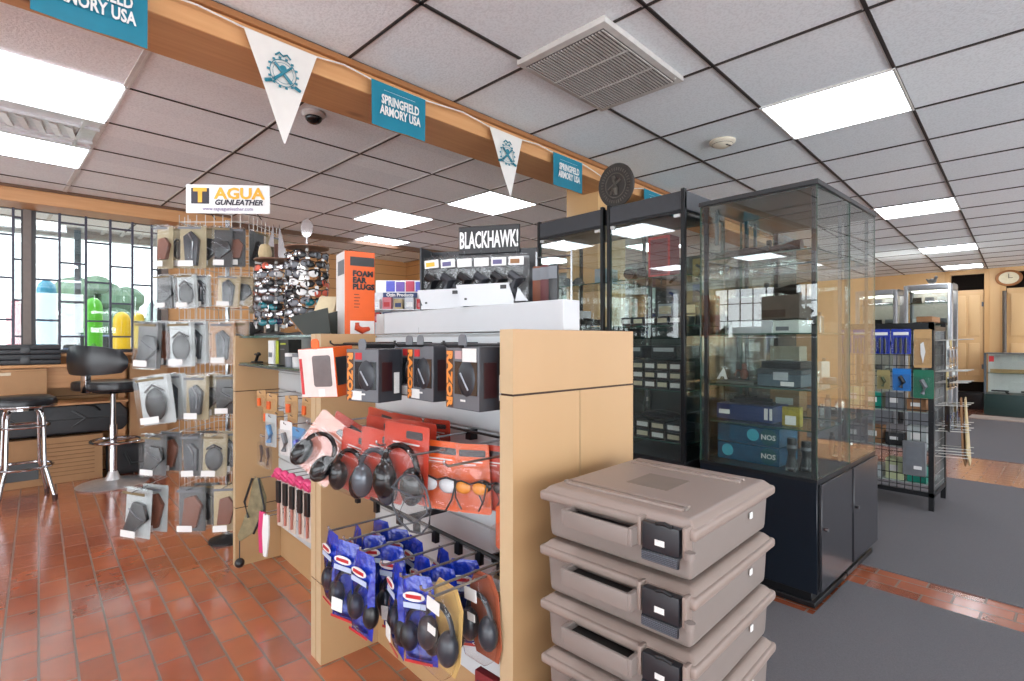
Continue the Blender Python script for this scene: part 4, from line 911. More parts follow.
for i in range(4):
    pack_box('optic_carton', f'{["pale blue", "white", "silver", "grey-green"][i]} carton on a shelf of the left dark glass cabinet', 'box', 2.66, 2.8, 2.06+.11*i, 2.14+.11*i, [1.561,.926,1.286,.926][i], [1.66,1.06,1.40,1.10][i], [mat('pale_blue_print2', (170,190,206), .4), PAPER, STEEL, mat('grey_green_print', (120,138,130), .4)][i])
for i, (y, lab) in enumerate(((1.545, 'grey'), (1.70, 'pale'))):
    pack_box('optic_carton', f'{lab} square carton with cream labels on the third shelf of the dark glass cabinet', 'box', 2.78, 2.9, y-.05, y+.05, 1.286, 1.42, [DGREY, mat('pale_grey_print', (178,184,188))][i], [(.1,.9,.1,.45,mat('cream_label', (214,204,176))), (.1,.9,.55,.9,mat('cream_label', (214,204,176)))])

# ------------------------------------------------------------------ things on top of the near gondola: tactical display with lettered header
t = thing('holster_display', 'black display stand with white lettered header, full of black accessories in clear bags', 'display stand', (1.15, 1.44, 1.2255), R(-58))
w = .40
MB().box(-w/2, w/2, .04, .055, .001, .30).prism([(-w/2,.0),(-w/2+.006,.0),(-w/2+.006,.3),(-w/2,.3)], -.06, .05).build('back_board', BLKLAM, t)
MB().box(-w/2+.11, w/2-.06, .03, .038, .285, .385).build('header_board', BLACK, t, bevel=.002, seg=1)
text('BLACKHAWK!', .082, PAPER, t, (.025, .0285, .332), sx=.42, bold=.002)
MB().box(-w/2, w/2, -.07, .04, .001, .02).build('base', BLKLAM, t)
for k in range(6): MB().tube([(-w/2+.04+k*.062, .04, .27), (-w/2+.04+k*.062, -.05, .272), (-w/2+.04+k*.062, -.055, .28)], .002, 5).build('peg_hook', WIRE, t)
dn = ['leftmost, with yellow print', 'second from left', 'third from left', 'fourth from left', 'fifth from left, violet tinted', 'rightmost']
T = t
from mathutils import Matrix as Mx
def local(pt, rz, p): c, s = math.cos(rz), math.sin(rz); return (pt[0]+c*p[0]-s*p[1], pt[1]+s*p[0]+c*p[1], pt[2]+p[2])
for k in range(6):
    loc = local((1.15,1.44,1.2255), R(-58), (-w/2+.04+k*.062, -.04, .268))
    b = thing('accessory_bag', f'clear bag with black gear on the lettered display, {dn[k]}', 'bagged accessory', loc, 0, 'bagged gear on the lettered display', (0, R((k*37) % 9-4), R(-58)))
    MB().prism(rrect(.084, .19, .012, 3, 0, -.095), -.014, .012).build('bag', BLIS2, b, bevel=.006)
    hd = [YEL, mat('violet_print', (90,84,130), .4), PAPER, PAPER, mat('violet_print', (90,84,130)), CARDB2][k]
    MB().box(-.026, .026, -.0145, -.0125, -.04, -.012).build('header_card', PAPER, b); MB().box(-.02, .012, -.0160, -.0146, -.035, -.02).build('logo_patch', hd, b)
    mb = MB().tube([(-.02,-.016,-.07),(.015,-.02,-.09),(-.015,-.018,-.12),(.02,-.016,-.15)], [.016,.021,.018,.010], 8)
    if k in (1, 4): mb.tube([(.022*math.cos(a), -.018, -.115+.03*math.sin(a)) for a in [2*math.pi*q/14 for q in range(14)]], .007, 6, closed=True)
    mb.build('gear', [BLACK, DGREY][k % 2], b, smooth=True)
for k in range(3):
    loc = (1.17+.0*k, 1.17-.035*k, 1.44)
    t = thing('strap_pack', f'{["brown", "dark red", "black"][k]} narrow strap pack hanging right of the lettered display', 'strap pack', loc, 0, None, (0, 0, R(-70)))
    MB().prism(rrect(.03, .19, .006, 2, 0, -.1), -.006, .006).build('strap', [TAN, mat('wine_strap', (96,40,42), .5), BLACK][k], t, bevel=.002); MB().box(-.014,.014,-.008,-.0065,-.05,-.012).build('header_card', MGREY, t)
t = thing('wire_stand', 'grey wire stand holding the narrow strap packs', 'wire stand', (1.19, 1.13, 1.2255), R(-70))
MB().tube([(-.06,.02,0),(-.06,.02,.26)], .003, 5).tube([(.06,.02,0),(.06,.02,.26)], .003, 5).tube([(-.06,.02,.24),(.06,.02,.24)], .003, 5).tube([(-.06,.02,.2),(.06,.02,.2)], .002, 5).tube([(-.06,-.03,.002),(.06,-.03,.002),(.06,.02,.003),(-.06,.02,.003)], .003, 5, closed=True).build('frame', WIRE, t)
def lid_box(label, loc, rz, w=.15):
    t = thing('counter_display_box', label, 'display box', loc, R(rz), 'small white flip-top boxes on the riser')
    MB().box(-w/2, w/2, -.005, .06, .001, .012).build('tray', mat('tray_dark', (40,40,42), .5), t)
    MB().box(-w/2, w/2, -.012, -.006, .001, .014).build('tray_front', WHITE, t)
    ld = MB().add([(-w/2-.01,-.028,.07),(w/2-.01,-.028,.07),(w/2+.015,.04,.018),(-w/2+.015,.04,.018),(-w/2-.01,-.031,.066),(w/2-.01,-.031,.066),(w/2+.015,.037,.014),(-w/2+.015,.037,.014)], [(0,1,2,3),(7,6,5,4),(0,4,5,1),(1,5,6,2),(2,6,7,3),(3,7,4,0)])
    ld = MB().prism([(-w/2,.014),(w/2,.014),(w/2-.02,.068),(-w/2-.02,.068)], -.006, -.002)
    l = ld.build('lid', WHITE, t)
    MB().box(w/2-.045, w/2-.025, -.0075, -.0062, .05, .062).build('logo_patch', BLACK, l); MB().box(-w/2+.012, -w/2+.02, -.0075, -.0062, .02, .026).build('logo_dot', BLACK, l)
    MB().add([(w/2+.002,-.004,.012),(w/2+.045,-.01,.012),(w/2+.012,-.006,.05),(w/2+.004,-.002,.012),(w/2+.047,-.008,.012),(w/2+.014,-.004,.05)], [(0,1,2),(5,4,3),(0,3,4,1),(1,4,5,2),(2,5,3,0)]).build('side_flap', WHITE, t)
lid_box('white flip-top display box on the riser, left one', (1.02, 1.47, 1.306), -66, .165)
lid_box('white flip-top display box on the riser, right one below the lettered header', (1.02, 1.235, 1.306), -66, .18)

# orange ear plug dispenser carton and its open flap tray
t = thing('ear_plug_carton', 'tall orange foam ear plug carton standing on the gondola top', 'carton', (.985, 2.085, 1.2235), R(-10))
MB().box(-.05, .075, -.055, .085, .001, .345, [0,0,0,0,0,1]).build('carton', [ORANGE, PAPER], t, bevel=.0015, seg=1)
MB().box(-.028, .072, -.0572, -.0557, .285, .322).build('logo_patch', BLACK, t)
text('FOAM\nEAR\nPLUGS', .031, BLACK, t, (-.018, -.0575, .225), bold=.0018, align='LEFT', gap=.88, sx=1.0)
for k in range(5): MB().box(-.012, .008+.004*(k % 2), -.0572, -.0562, .165-.013*k, .168-.013*k).build('print_line', DBROWN, t)
MB().box(-.028, .072, -.0572, -.0557, .004, .058).build('photo_print', PAPER, t)
MB().tube([(.0,-.0605,.05),(.0,-.062,.028),(.02,-.062,.018),(.05,-.0605,.026)], [.009,.014,.014,.008], 8).build('plug_print', mat('plug_orange_red', (206,74,40), .5), t, smooth=True)
MB().box(-.0515,-.0505,-.05,.05,.25,.31).build('photo_print', MGREY, t)
t = thing('flap_tray', 'open dark green and brown cardboard dispenser tray tipped beside the orange carton', 'tray', (.885, 2.10, 1.2235), R(-42))
t.scale = (1.25,1.25,1.25)
MB().prism([(-.10,.055),(-.055,.0),(.03,.0),(.02,.085)], -.07, -.065).prism([(-.10,.055),(-.055,.0),(.03,.0),(.02,.085)], .065, .07).build('tray_side', mat('dark_green_card', (40,46,40), .6), t)
MB().add([(-.10,-.07,.055),(-.055,-.07,0),(-.055,.07,0),(-.10,.07,.055),(-.103,-.07,.053),(-.058,-.07,-.0),(-.058,.07,-.0),(-.103,.07,.053)], [(0,1,2,3),(7,6,5,4),(0,4,5,1),(1,5,6,2),(2,6,7,3),(3,7,4,0)]).build('tray_front', CARDB2, t)
t = thing('cream_paper_fan', 'cream wire rack with folded leaflets behind the cardboard tray', 'leaflet rack', (.94, 2.25, 1.2235), R(-38))
for k in range(4): MB().add([(-.09+.025*k,-.03,.0),(.0+.025*k,-.03,.0),(.05+.015*k,.0,.17),(-.03+.015*k,.0,.17),(-.09+.025*k,-.027,.0),(.0+.025*k,-.027,.0),(.05+.015*k,.003,.17),(-.03+.015*k,.003,.17)], [(0,1,2,3),(7,6,5,4),(0,4,5,1),(1,5,6,2),(2,6,7,3),(3,7,4,0)]).build('leaflet', mat('cream_leaflet', (222,206,168), .6), t, loc=(0,.02*k,0))
MB().tube([(-.1,-.04,.003),(.1,-.04,.003),(.1,.1,.003),(-.1,.1,.003)], .003, 5, closed=True).tube([(-.1,-.04,.03),(.1,-.04,.03)], .0025, 5).build('wire', WIRE, t)

# ------------------------------------------------------------------ holster rack with lettered sign (turned to face the viewer)
RZ = R(-42.2); RC = (.84, 3.47, 0)
def rl(x, y, z): return local(RC, RZ, (x, y, z))
t = thing('spinner_rack', 'tall wire spinner rack of packaged holsters under the white and orange sign', 'display rack', RC, RZ)
MB().lathe([(.10,0),(.10,.012),(.04,.03),(.02,.04)], 24).build('base', BLACKM, t)
MB().tube([(0,0,.03),(0,0,1.92)], .013, 10).build('pole', WIRE, t)
for nm_, (ax, ay, dx, dy) in enumerate(((-.2,-.14,1,0), (.2,-.14,0,1), (.2,.26,-1,0), (-.2,.26,0,-1))):
    g = MB()
    for k in range(9): g.tube([(ax+dx*.05*k, ay+dy*.05*k, .2), (ax+dx*.05*k, ay+dy*.05*k, 1.92)], .0022, 4)
    for k in range(22): g.tube([(ax, ay, .2+.08*k), (ax+dx*.4, ay+dy*.4, .2+.08*k)], .0022, 4)
    g.build('wire_panel', mat('white_wire', (214,212,206), .4), t)
t = thing('rack_sign', 'white sign with orange and black lettering on top of the holster rack', 'sign', rl(.075, -.13, 1.93), RZ+R(3))
MB().box(-.235,.235,-.003,.003,.0,.165).build('board', PAPER, t, bevel=.002, seg=1)
MB().box(-.205,-.105,-.0045,-.0032,.055,.145).build('logo_square', mat('sign_black', (34,26,40), .5), t)
text('T', .105, YEL, t, (-.155,-.0058,.1), bold=.006, sx=1.05)
text('AGUA', .088, YEL, t, (.065,-.0055,.112), bold=.003, sx=1.13)
text('GUNLEATHER', .042, mat('sign_ink', (36,28,48), .5), t, (.06,-.0055,.062), bold=.0014, shear=.25, sx=1.02)
text('www.tagaugunleather.com'.replace('tagau','tagua'), .03, mat('sign_violet', (150,130,172), .5), t, (0,-.0055,.026), sx=.88)
for sx in (-.1, .16): MB().tube([(sx,.006,.0),(sx+.02,.02,-.03)], .003, 5).build('sign_clip', BLACKM, t)
def holster(parent, kind, c, s=1):
    x, y, z = c
    if kind == 0:   # angled dark holster
        MB().prism([(x-.04*s,z-.05*s),(x-.01*s,z-.06*s),(x+.045*s,z-.01*s),(x+.03*s,z+.035*s),(x-.01*s,z+.04*s)], y-.012, y+.012).build('holster', LEATHER, parent, bevel=.006)
        MB().tube([(x-.02*s,y-.014,z+.02*s),(x+.01*s,y-.016,z+.0),(x+.03*s,y-.014,z-.01*s)], .003, 5).build('strap', MGREY, parent)
    elif kind == 1: # brown leather sleeve
        MB().prism([(x-.03*s,z-.06*s),(x+.02*s,z-.06*s),(x+.04*s,z+.02*s),(x+.015*s,z+.055*s),(x-.02*s,z+.045*s)], y-.012, y+.012).build('holster', TAN, parent, bevel=.006)
    elif kind == 2: # round pouch
        MB().ell((x, y, z-.01*s), (.035*s,.015,.05*s), 14, 8).tube([(x-.03*s,y,z+.03*s),(x,y-.01,z+.05*s),(x+.03*s,y,z+.03*s)], .006, 5).build('holster', BLACK, parent, smooth=True)
    else:           # long duty holster with clip
        MB().prism([(x-.02*s,z-.065*s),(x+.02*s,z-.065*s),(x+.028*s,z+.03*s),(x+.0,z+.06*s),(x-.028*s,z+.04*s)], y-.012, y+.012).build('holster', mat('slate_holster', (34,40,50), .35), parent, bevel=.005)
        MB().tube([(x-.01,y-.014,z+.05*s),(x+.015,y-.018,z+.02*s),(x+.01,y-.016,z-.04*s)], .004, 5).build('clip', STEEL, parent)
def hpack(label, loc, az, w, h, kind, ins, roll=0, depth=.035):
    t = thing('holster_pack', label, 'packaged holster', loc, 0, 'packaged holsters on the wire rack', (0, R(roll), RZ+R(az)))
    MB().prism(rrect(w-.008, h-.01, .006, 2, 0, -h/2), depth-.003, depth-.001).build('insert_card', ins, t)
    holster(t, kind, (0, depth*.5, -h*.52), min(w/.13, h/.2)*1.3)
    sh = MB().prism(rrect(w, h, .010, 3, 0, -h/2), 0, depth).build('clear_box', BLIS2, t)
    MB().box(-w*.42, w*.12, -.0022, -.0008, -h*.95, -h*.82).build('price_label', PRICE, t)
    MB().box(-w*.42, w*.4, -.0022, -.0008, -h*.11, -h*.06).build('brand_strip', [mat('strip_gold', (120,104,70), .5), MGREY][kind % 2], t)
    return t
GR = mat('insert_grey', (92,94,94), .5); CR = mat('insert_cream', (170,156,122), .55); LG = mat('insert_pale', (186,194,194), .5); BK = mat('insert_dark', (48,48,50), .5)
hrows = [ # z top, items: (x, y, w, h, kind, insert, roll, az)
 ('top', 1.83, [(-.20,-.30,.105,.24,1,CR,0,-8), (-.035,-.31,.15,.24,3,CR,0,0), (.12,-.28,.10,.23,0,BK,0,12)]),
 ('second', 1.56, [(-.19,-.31,.11,.19,0,GR,-3,-6), (-.055,-.34,.115,.19,2,LG,-4,0), (.16,-.29,.12,.18,3,KHAKI,3,8)]),
 ('third', 1.305, [(-.26,-.33,.15,.26,0,GR,3,-8), (-.08,-.34,.14,.25,2,LG,-2,0), (.13,-.30,.13,.24,3,CARDB,0,8)]),
 ('fourth', 1.015, [(-.22,-.36,.20,.27,2,LG,-8,-6), (-.0,-.33,.13,.25,3,CR,0,0), (.16,-.32,.12,.22,0,BK,0,8)]),
 ('fifth', .70, [(-.21,-.36,.14,.23,0,GR,2,-8), (-.02,-.34,.12,.24,3,BK,-2,0), (.11,-.34,.13,.24,2,CR,2,8)]),
 ('bottom', .42, [(-.27,-.40,.17,.27,0,LG,4,-12), (-.01,-.36,.15,.25,1,GR,0,0), (.16,-.33,.13,.26,1,KHAKI,0,10)])]
insn = {id(CR):'cream', id(GR):'grey', id(LG):'pale', id(BK):'dark', id(KHAKI):'khaki', id(CARDB):'brown'}
for nm, z, items in hrows:
    for j, (x, y, w, h, kd, ins, rl_, az) in enumerate(items):
        pos = ['left', 'middle', 'right'][j]
        kn = ['black angled holster', 'brown leather holster', 'round black pouch', 'slate holster with clip'][kd]
        hpack(f'clear pack, {insn[id(ins)]} card and {kn}, {pos} in the {nm} row', rl(x, y, z), az, w, h, kd, ins, rl_)
        hpack(f'clear pack with {insn[id(ins)]} card hidden behind the {pos} front one, {nm} row', rl(x+.045, y+.06, z+.005), az+4, w*.95, h*.97, (kd+1) % 4, ins, rl_*.5)
        MB().tube([rl(x, y-.02, z-.012), rl(x, -.14, z+.0)], .003, 5).build('peg_hook', WIRE).parent = None if False else bpy.data.objects['spinner_rack']
for i, z in enumerate((1.84, 1.57, 1.31)):
    for j in range(2): hpack(f'clear pack hanging edge-on at the right side of the rack, {["top","second","third"][i]} row, {["nearer","farther"][j]}', rl(.245+.03*j, -.08+.14*j, z), 78, .13, .22, (i+j) % 4, [GR, KHAKI, BK][(i+j) % 3], 2)
for o in [c for c in kids(bpy.data.objects['spinner_rack']) if c.name.startswith('peg_hook')]:
    o.matrix_parent_inverse = (Matrix.Translation(RC) @ Matrix.Rotation(RZ, 4, 'Z')).inverted()

# ------------------------------------------------------------------ sunglass and key-ring spinners on the glass top
def trinket_spinner(label, loc, rad, h, fin, seed, oval=False):
    t = thing('trinket_spinner', label, 'display spinner', loc, R(-42), None)
    rn = random.Random(seed)
    MB().lathe([(rad,0),(rad,.01),(.03,.02),(.01,.025)], 24).build('base', BLACKM, t)
    MB().tube([(0,0,.02),(0,0,h)], .008, 8).build('pole', mat('white_wire', (214,212,206)), t)
    MB().lathe([(rad*1.02,h-.006),(rad*1.04,h),(rad*.2,h+.008)], 28).build('top_plate', mat('rust_brown_plate', (128,96,76), .45), t)
    cols_ = [BLACK, CHROME, PAPER, mat('dark_violet_lens', (44,36,70), .08), CHROME, BLACK, MGREY, mat('teal_lens', (20,110,120), .1), mat('coral', (214,96,70), .4), STEEL]
    n = 0
    for lv_ in range(8):
        for k in range(8):
            a = 2*math.pi*(k+.5*(lv_ % 2))/8; z = .05+(h-.10)*lv_/7.4; r_ = rad*.92
            if math.sin(a) > .45: continue
            m = cols_[rn.randrange(len(cols_))]; x, y = r_*math.cos(a), r_*math.sin(a); n += 1
            g = thing('sunglasses', f'sunglasses on {label.split(" with ")[0]}, level {["one","two","three","four","five","six","seven","eight"][lv_]} from below, slot {["a","b","c","d","e","f","g","h"][k]}', 'sunglasses', local(loc, R(-42), (x, y, z+.02)), 0, 'sunglasses on ' + label.split(" with ")[0], (0, R(rn.uniform(-12,12)), R(-42)+a+R(90)))
            SG.append(g)
            mb = MB()
            for sx in (-1, 1): mb.ell((sx*.026, 0, 0), (.023,.005,.017), 10, 6)
            mb.build('lens', m, g, smooth=True)
            fr = MB().tube([(-.052,.002,.012),(-.026,-.003,.018),(0,-.004,.010),(.026,-.003,.018),(.052,.002,.012)], .0028, 5)
            for sx in (-1, 1): fr.tube([(sx*.052,.002,.012),(sx*.05,.03,.010),(sx*.03,.045,-.01)], .0025, 4)
            fr.build('frame', [BLACK, CHROME, DBROWN][rn.randrange(3)], g)
            MB().box(-.008,.010,-.007,-.006,-.032,-.014).build('price_tag', PAPER, g)
    if fin:
        for s_ in (-1, 1): MB().prism([(s_*.01,h+.01),(s_*.06,h+.01),(s_*.015,h+.19)], -.002, .002).build('mirror_fin', mat('mirror_fin', (190,192,194), .08, .9), t)
        MB().lathe([(.03,h+.008),(.034,h+.03),(.028,h+.06),(.02,h+.075)], 14, 0, 'z', (-.04, -.04, 0)).build('tan_cup', KHAKI, t)
    if oval:
        MB().tube([(0,0,h),(0,0,h+.05)], .004, 6).build('mirror_stem', CHROME, t)
        MB().lathe([(.001,-.003),(.03,-.003),(.032,0),(.03,.003),(.001,.003)], 24, 0, 'y', (0, 0, 0)).build('mirror', mat('oval_mirror', (205,206,206), .05, 1), t, loc=(0,0,h+.095)).scale = (1,1,1.5)
    return t
SG = []
trinket_spinner('the left spinner with tall mirror fin above the glass shelf', (.93, 2.88, 1.224), .105, .40, True, 3)
trinket_spinner('the right spinner with oval mirror on top, beside the ear plug carton', (.97, 2.56, 1.224), .10, .43, False, 9, True)
side = {}
for i, g in enumerate(SG):      # readable, unique labels
    sp, lv_ = g['label'].split(' on ')[1].split(', level ')[0], g['label'].split('level ')[1].split(' from')[0]; slot = g['label'][-1]
    q = {'a':'far right','b':'far right','c':'back right','d':'back left','e':'left','f':'front left','g':'front','h':'front right'}[slot]
    ordn = {'one':'lowest','two':'second lowest','three':'third','four':'fourth','five':'fifth','six':'sixth','seven':'second highest','eight':'highest'}[lv_]
    g['label'] = f'sunglasses at the {q} of {sp}, {ordn} level'
    g['group'] = 'sunglasses on ' + sp

# ------------------------------------------------------------------ second bay: shelf boxes, hanging goods
pack_box('carton', 'black upright carton with yellow-green letters on the far glass shelf', 'box', .84, .90, 2.44, 2.60, 1.084, 1.205, mat('black_carton', (28,30,28), .4), [(.0,.25,.05,.95,mat('lime_print', (176,190,40), .4)), (.4,.85,.8,.86,mat('lime_print', (176,190,40))), (.4,.75,.6,.64,MGREY)])
pack_box('carton', 'white and silver carton left of the black lime-lettered carton', 'box', .84, .90, 2.64, 2.72, 1.084, 1.20, PAPER, [(.2,.8,.3,.5,MGREY)])
for i in range(3):
    t = thing('jar', f'small {["grey", "clear", "white"][i]} tub on the glass shelf, {["leftmost", "middle", "rightmost"][i]} of three', 'tub', (.83, 2.38-.09*i, 1.084), 0, 'small tubs on the glass shelf')
    MB().lathe([(.022,0),(.024,.04),(.022,.045)], 16).build('tub', [MGREY, mat('pale_tub', (205,208,206), .3), PAPER][i], t, smooth=True); MB().lathe([(.024,.045),(.024,.06)], 16).build('lid', [PAPER, MGREY, BLACK][i], t)
t = thing('figurine', 'small black shooting figurine at the left end of the glass shelf', 'figurine', (.83, 2.86, 1.084)); MB().box(-.02,.02,-.03,.03,.001,.01).tube([(0,.02,.01),(0,.0,.03),(0,-.02,.05),(0,-.04,.045)], .008, 6).tube([(0,-.01,.04),(0,.035,.045)], .005, 5).build('figure', BLACK, t)
def card_pack(label, cat, loc, az, w, h, card, prod, group=None, roll=0):
    t = thing('carded_pack', label, cat, loc, 0, group, face(az, 0, roll))
    MB().prism(rrect(w, h, .006, 2, 0, -h/2+.008), -.001, .001).build('card', card, t)
    prod(t, w, h)
    MB().prism(rrect(w*.9, h*.7, .01, 2, 0, -h*.55), -.016, -.0015).build('blister', BLIS, t)
    return t
def p_bar(m): return lambda t, w, h: MB().tube([(-w*.1,-.008,-h*.3),(w*.1,-.008,-h*.55),(-w*.05,-.008,-h*.8)], w*.13, 7).build('product', m, t, smooth=True)
def p_two(m): return lambda t, w, h: MB().box(-w*.35,-w*.05,-.01,-.002,-h*.8,-h*.35).build('product', m, t, bevel=.002)
for i, (y, x, z) in enumerate(((2.76,.82,.945),(2.60,.82,.94),(2.40,.84,.945),(2.26,.86,.945),(2.78,.86,.86),(2.64,.86,.85),(2.44,.86,.86))):
    card_pack(f'kraft card pack with orange print, {["upper","upper","upper","upper","lower","lower","lower"][i]} row, {["leftmost","second","third","fourth","leftmost","second","third"][i]} in the far bay', 'carded pack', (x, y, z), -78+5*(i % 3), .08, .085, mat('kraft_card', (196,156,104), .6), p_two(ORANGE), 'kraft packs in the far bay', (i*7) % 11-5)
for i, y in enumerate((2.90, 2.80)):
    card_pack(f'grey pouch pack with brown item in the far bay, {["left","right"][i]} of two', 'pouch pack', (.86, y-.03, .71), -80, .06, .17, BLIS2, p_bar(mat('dull_brown', (88,70,66), .5)), 'grey pouch packs')
for i in range(6):
    t = thing('brush_tool', f'pink-topped tool in clear sleeve, {["leftmost","second from left","third from left","fourth from left","fifth from left","rightmost"][i]} of the row in the far bay', 'carded tool', (.83+.006*i, 2.52-.072*i, .60), 0, 'pink-topped tools in the far bay', face(-80, 0, (i % 3)-1))
    MB().box(-.022,.022,-.002,.0,-.26,-.035).build('card', mat('pale_card', (216,200,186), .6), t)
    MB().ell((0,-.008,-.016), (.036,.016,.028), 12, 6).tube([(-.03,-.018,-.03),(0,-.024,-.01),(.03,-.018,-.028)], .008, 6).build('pink_top', PINK, t, smooth=True)
    MB().box(-.016,.016,-.014,-.003,-.15,-.05).build('grip', BLACK, t, bevel=.003); MB().tube([(0,-.008,-.15),(0,-.008,-.24)], .007, 6).build('rod', mat('rose_rod', (186,120,104), .4), t)
for i, y in enumerate((2.86, 2.80)):
    t = thing('brush_tool', f'pink and white bottle-shaped pack hanging low in the far bay, {["left", "right"][i]}', 'carded tool', (.80, y-.20, .38), 0, None, face(-75, 0, 3))
    MB().prism([(-.02,0),(.02,0),(.026,-.09),(.012,-.2),(-.012,-.2),(-.026,-.09)], -.01, .0).build('sleeve', [PINK, PAPER][i], t, bevel=.003)
t = thing('camo_sling', 'camouflage slingshot pouch with small black ball hanging in the far bay', 'sling', (.83, 2.86, .50), 0, None, face(-50))
CAMO = mat('camo_print', (72,70,48), .7, col2=(176,160,120), scale=26)
MB().prism([(-.01,0),(.02,0),(.055,-.10),(.05,-.20),(-.01,-.28),(-.085,-.33),(-.10,-.30),(-.05,-.18),(-.03,-.1)], -.02, .0).build('pouch', CAMO, t, bevel=.007)
MB().tube([(-.01,-.025,.0),(-.05,-.03,-.12),(-.03,-.03,-.2)], .006, 6).tube([(.02,-.02,0),(.06,-.03,-.15),(.0,-.03,-.28)], .006, 6).build('strap', BLACK, t)
MB().tube([(-.09,-.012,-.31),(-.09,-.012,-.42)], .003, 5).build('cord', BLACK, t); MB().ell((-.09,-.012,-.44), (.024,.024,.024)).build('ball', BLACK, t, smooth=True)
for i, (y, z) in enumerate(((2.55,.85),(2.35,.84),(2.2,.83))):
    card_pack(f'{["clear pack with blue bottle", "pale pack with white print", "blue and white pack"][i]} hanging mid-height in the far bay', 'carded pack', (.80, y, z), -80, .10, .15, [LG, PAPER, mat('sky_print', (90,150,200), .4)][i], p_bar([mat('sky_print', (90,150,200)), MGREY, BLUE][i]))

# ------------------------------------------------------------------ grid rack on the right
t = thing('grid_rack', 'black wire grid rack full of carded knives and tools, right of the glass cabinets', 'display rack', (0,0,0))
gx0, gx1, gy0, gy1 = 4.62, 5.10, .72, 1.30
fr = MB().box(gx0, gx0+.03, gy0, gy1, 1.27, 1.325).box(gx0, gx0+.025, gy0, gy1, .10, .13).box(gx0, gx1, gy0, gy0+.025, 1.27, 1.3).box(gx0, gx1, gy0, gy0+.025, .10, .13)
for (a, b) in ((gx0, gy0), (gx0, gy1-.03), (gx1-.03, gy0), (gx1-.03, gy1-.03)): fr.box(a, a+.03, b, b+.03, .0065, 1.33)
fr.box(gx1-.025, gx1, gy0, gy1, .10, .13).box(gx0, gx1, gy1-.025, gy1, .10, .13).build('frame', BLACKM, t)
g = MB()
for k in range(12): g.tube([(gx0+.012, gy0+.03+k*.046, .13), (gx0+.012, gy0+.03+k*.046, 1.27)], .003, 4)
for k in range(15): g.tube([(gx0+.012, gy0, .16+k*.078), (gx0+.012, gy1, .16+k*.078)], .003, 4)
g.build('wire_panel', BLACKM, t)
g = MB()
for k in range(9): g.tube([(gx0+.04+k*.05, gy0+.01, .13), (gx0+.04+k*.05, gy0+.01, 1.27)], .003, 4)
for k in range(15): g.tube([(gx0, gy0+.01, .16+k*.078), (gx1, gy0+.01, .16+k*.078)], .003, 4)
g.build('wire_panel', mat('grey_wire', (110,112,112), .4), t)
for z in (.18, .43, .69): MB().box(gx0+.03, gx1-.03, gy0+.03, gy1-.03, z-.008, z).build('shelf', mat('pale_shelf', (170,180,176), .3), t)
MB().box(gx0+.01, gx0+.3, gy0+.01, gy0+.1, 1.3305, 1.37).build('top_box', CARDB2, t, bevel=.003)
for i, z in enumerate((1.2,.98,.9,.74,.6,.56,.42,.38)):
    for k in range(3):
        MB().tube([(gx0+.1+.13*k, gy0+.01, z), (gx0+.1+.13*k, gy0-.17, z+.01)], .003, 5).build('peg_hook', mat('white_wire', (214,212,206)), t)
def knife(t, w, h): MB().prism([(-w*.12,-h*.35),(w*.05,-h*.3),(w*.16,-h*.55),(w*.02,-h*.85),(-w*.1,-h*.6)], -.008, -.002).build('product', PAPER, t)
def torch(t, w, h):
    MB().box(-w*.38, w*.38, -.003, -.0012, -h*.2, -h*.08).build('header_print', PAPER, t)
    for sx in (-.25, 0, .25): MB().lathe([(.006,-.0),(.008,-.05),(.006,-.11)], 10, 0, 'z', (sx*w, -.008, -h*.32)).build('product', BLACK, t)
CB = 'carded goods on the black grid rack'; gf = gx0-.012
card_pack('blue card with black pens, top left on the grid rack', 'carded pack', (gf, 1.03, 1.275), -90, .12, .18, BLUE, torch, CB)
card_pack('blue card with white letters and black tools, top middle on the grid rack', 'carded pack', (gf, .905, 1.275), -90, .118, .18, BLUE, torch, CB)
card_pack('brown card with white knife, top right on the grid rack', 'carded pack', (gf, .78, 1.27), -90, .10, .27, mat('kraft_card', (196,156,104)), knife, CB)
card_pack('tan card with green animal print on the grid rack', 'carded pack', (gf, 1.01, .975), -90, .08, .14, mat('olive_tan', (160,146,96), .5), p_bar(mat('olive', (70,80,44), .5)), CB)
card_pack('bright blue card with black folding tool on the grid rack', 'carded pack', (gf, .90, .99), -90, .11, .16, mat('bright_blue', (28,120,200), .4), p_bar(BLACK), CB)
card_pack('dark green card with small tool on the grid rack', 'carded pack', (gf, .775, .985), -90, .115, .20, mat('deep_green', (20,112,84), .4), p_bar(MGREY), CB)
for i, y in enumerate((1.16, 1.26)): card_pack(f'blue card on the grid rack next to the glass cabinet, {["right","left"][i]} one', 'carded pack', (gf, y, 1.275), -90, .09, .18, BLUE, torch, CB)
pack_box('clear_pack', 'clear grey zip case hanging low on the grid rack', 'case', 4.55, 4.60, .755, .885, .25, .49, mat('zip_case_grey', (112,114,118), .3), [(.15,.85,.3,.85,MGREY),(.5,.85,.2,.3,PAPER)])
for i in range(4):
    for li, z in enumerate((.181, .431, .691)):
        m = [mat('teal_pack', (20,140,120), .4), mat('lime_white', (206,214,170), .4), LG, BK, CARDB2, MGREY][(i+li*2) % 6]
        pack_box('tool_pack', f'{["teal","lime white","pale","dark","brown","grey"][(i+li*2) % 6]} pack on the {["lowest","middle","upper"][li]} shelf inside the grid rack, {["first","second","third","fourth"][i]} from right', 'pack', 4.66, 4.78, .77+.13*i, .88+.13*i, z, z+[.12,.15,.09,.13][(i+li) % 4], m, [(.2,.7,.4,.7,PAPER)])
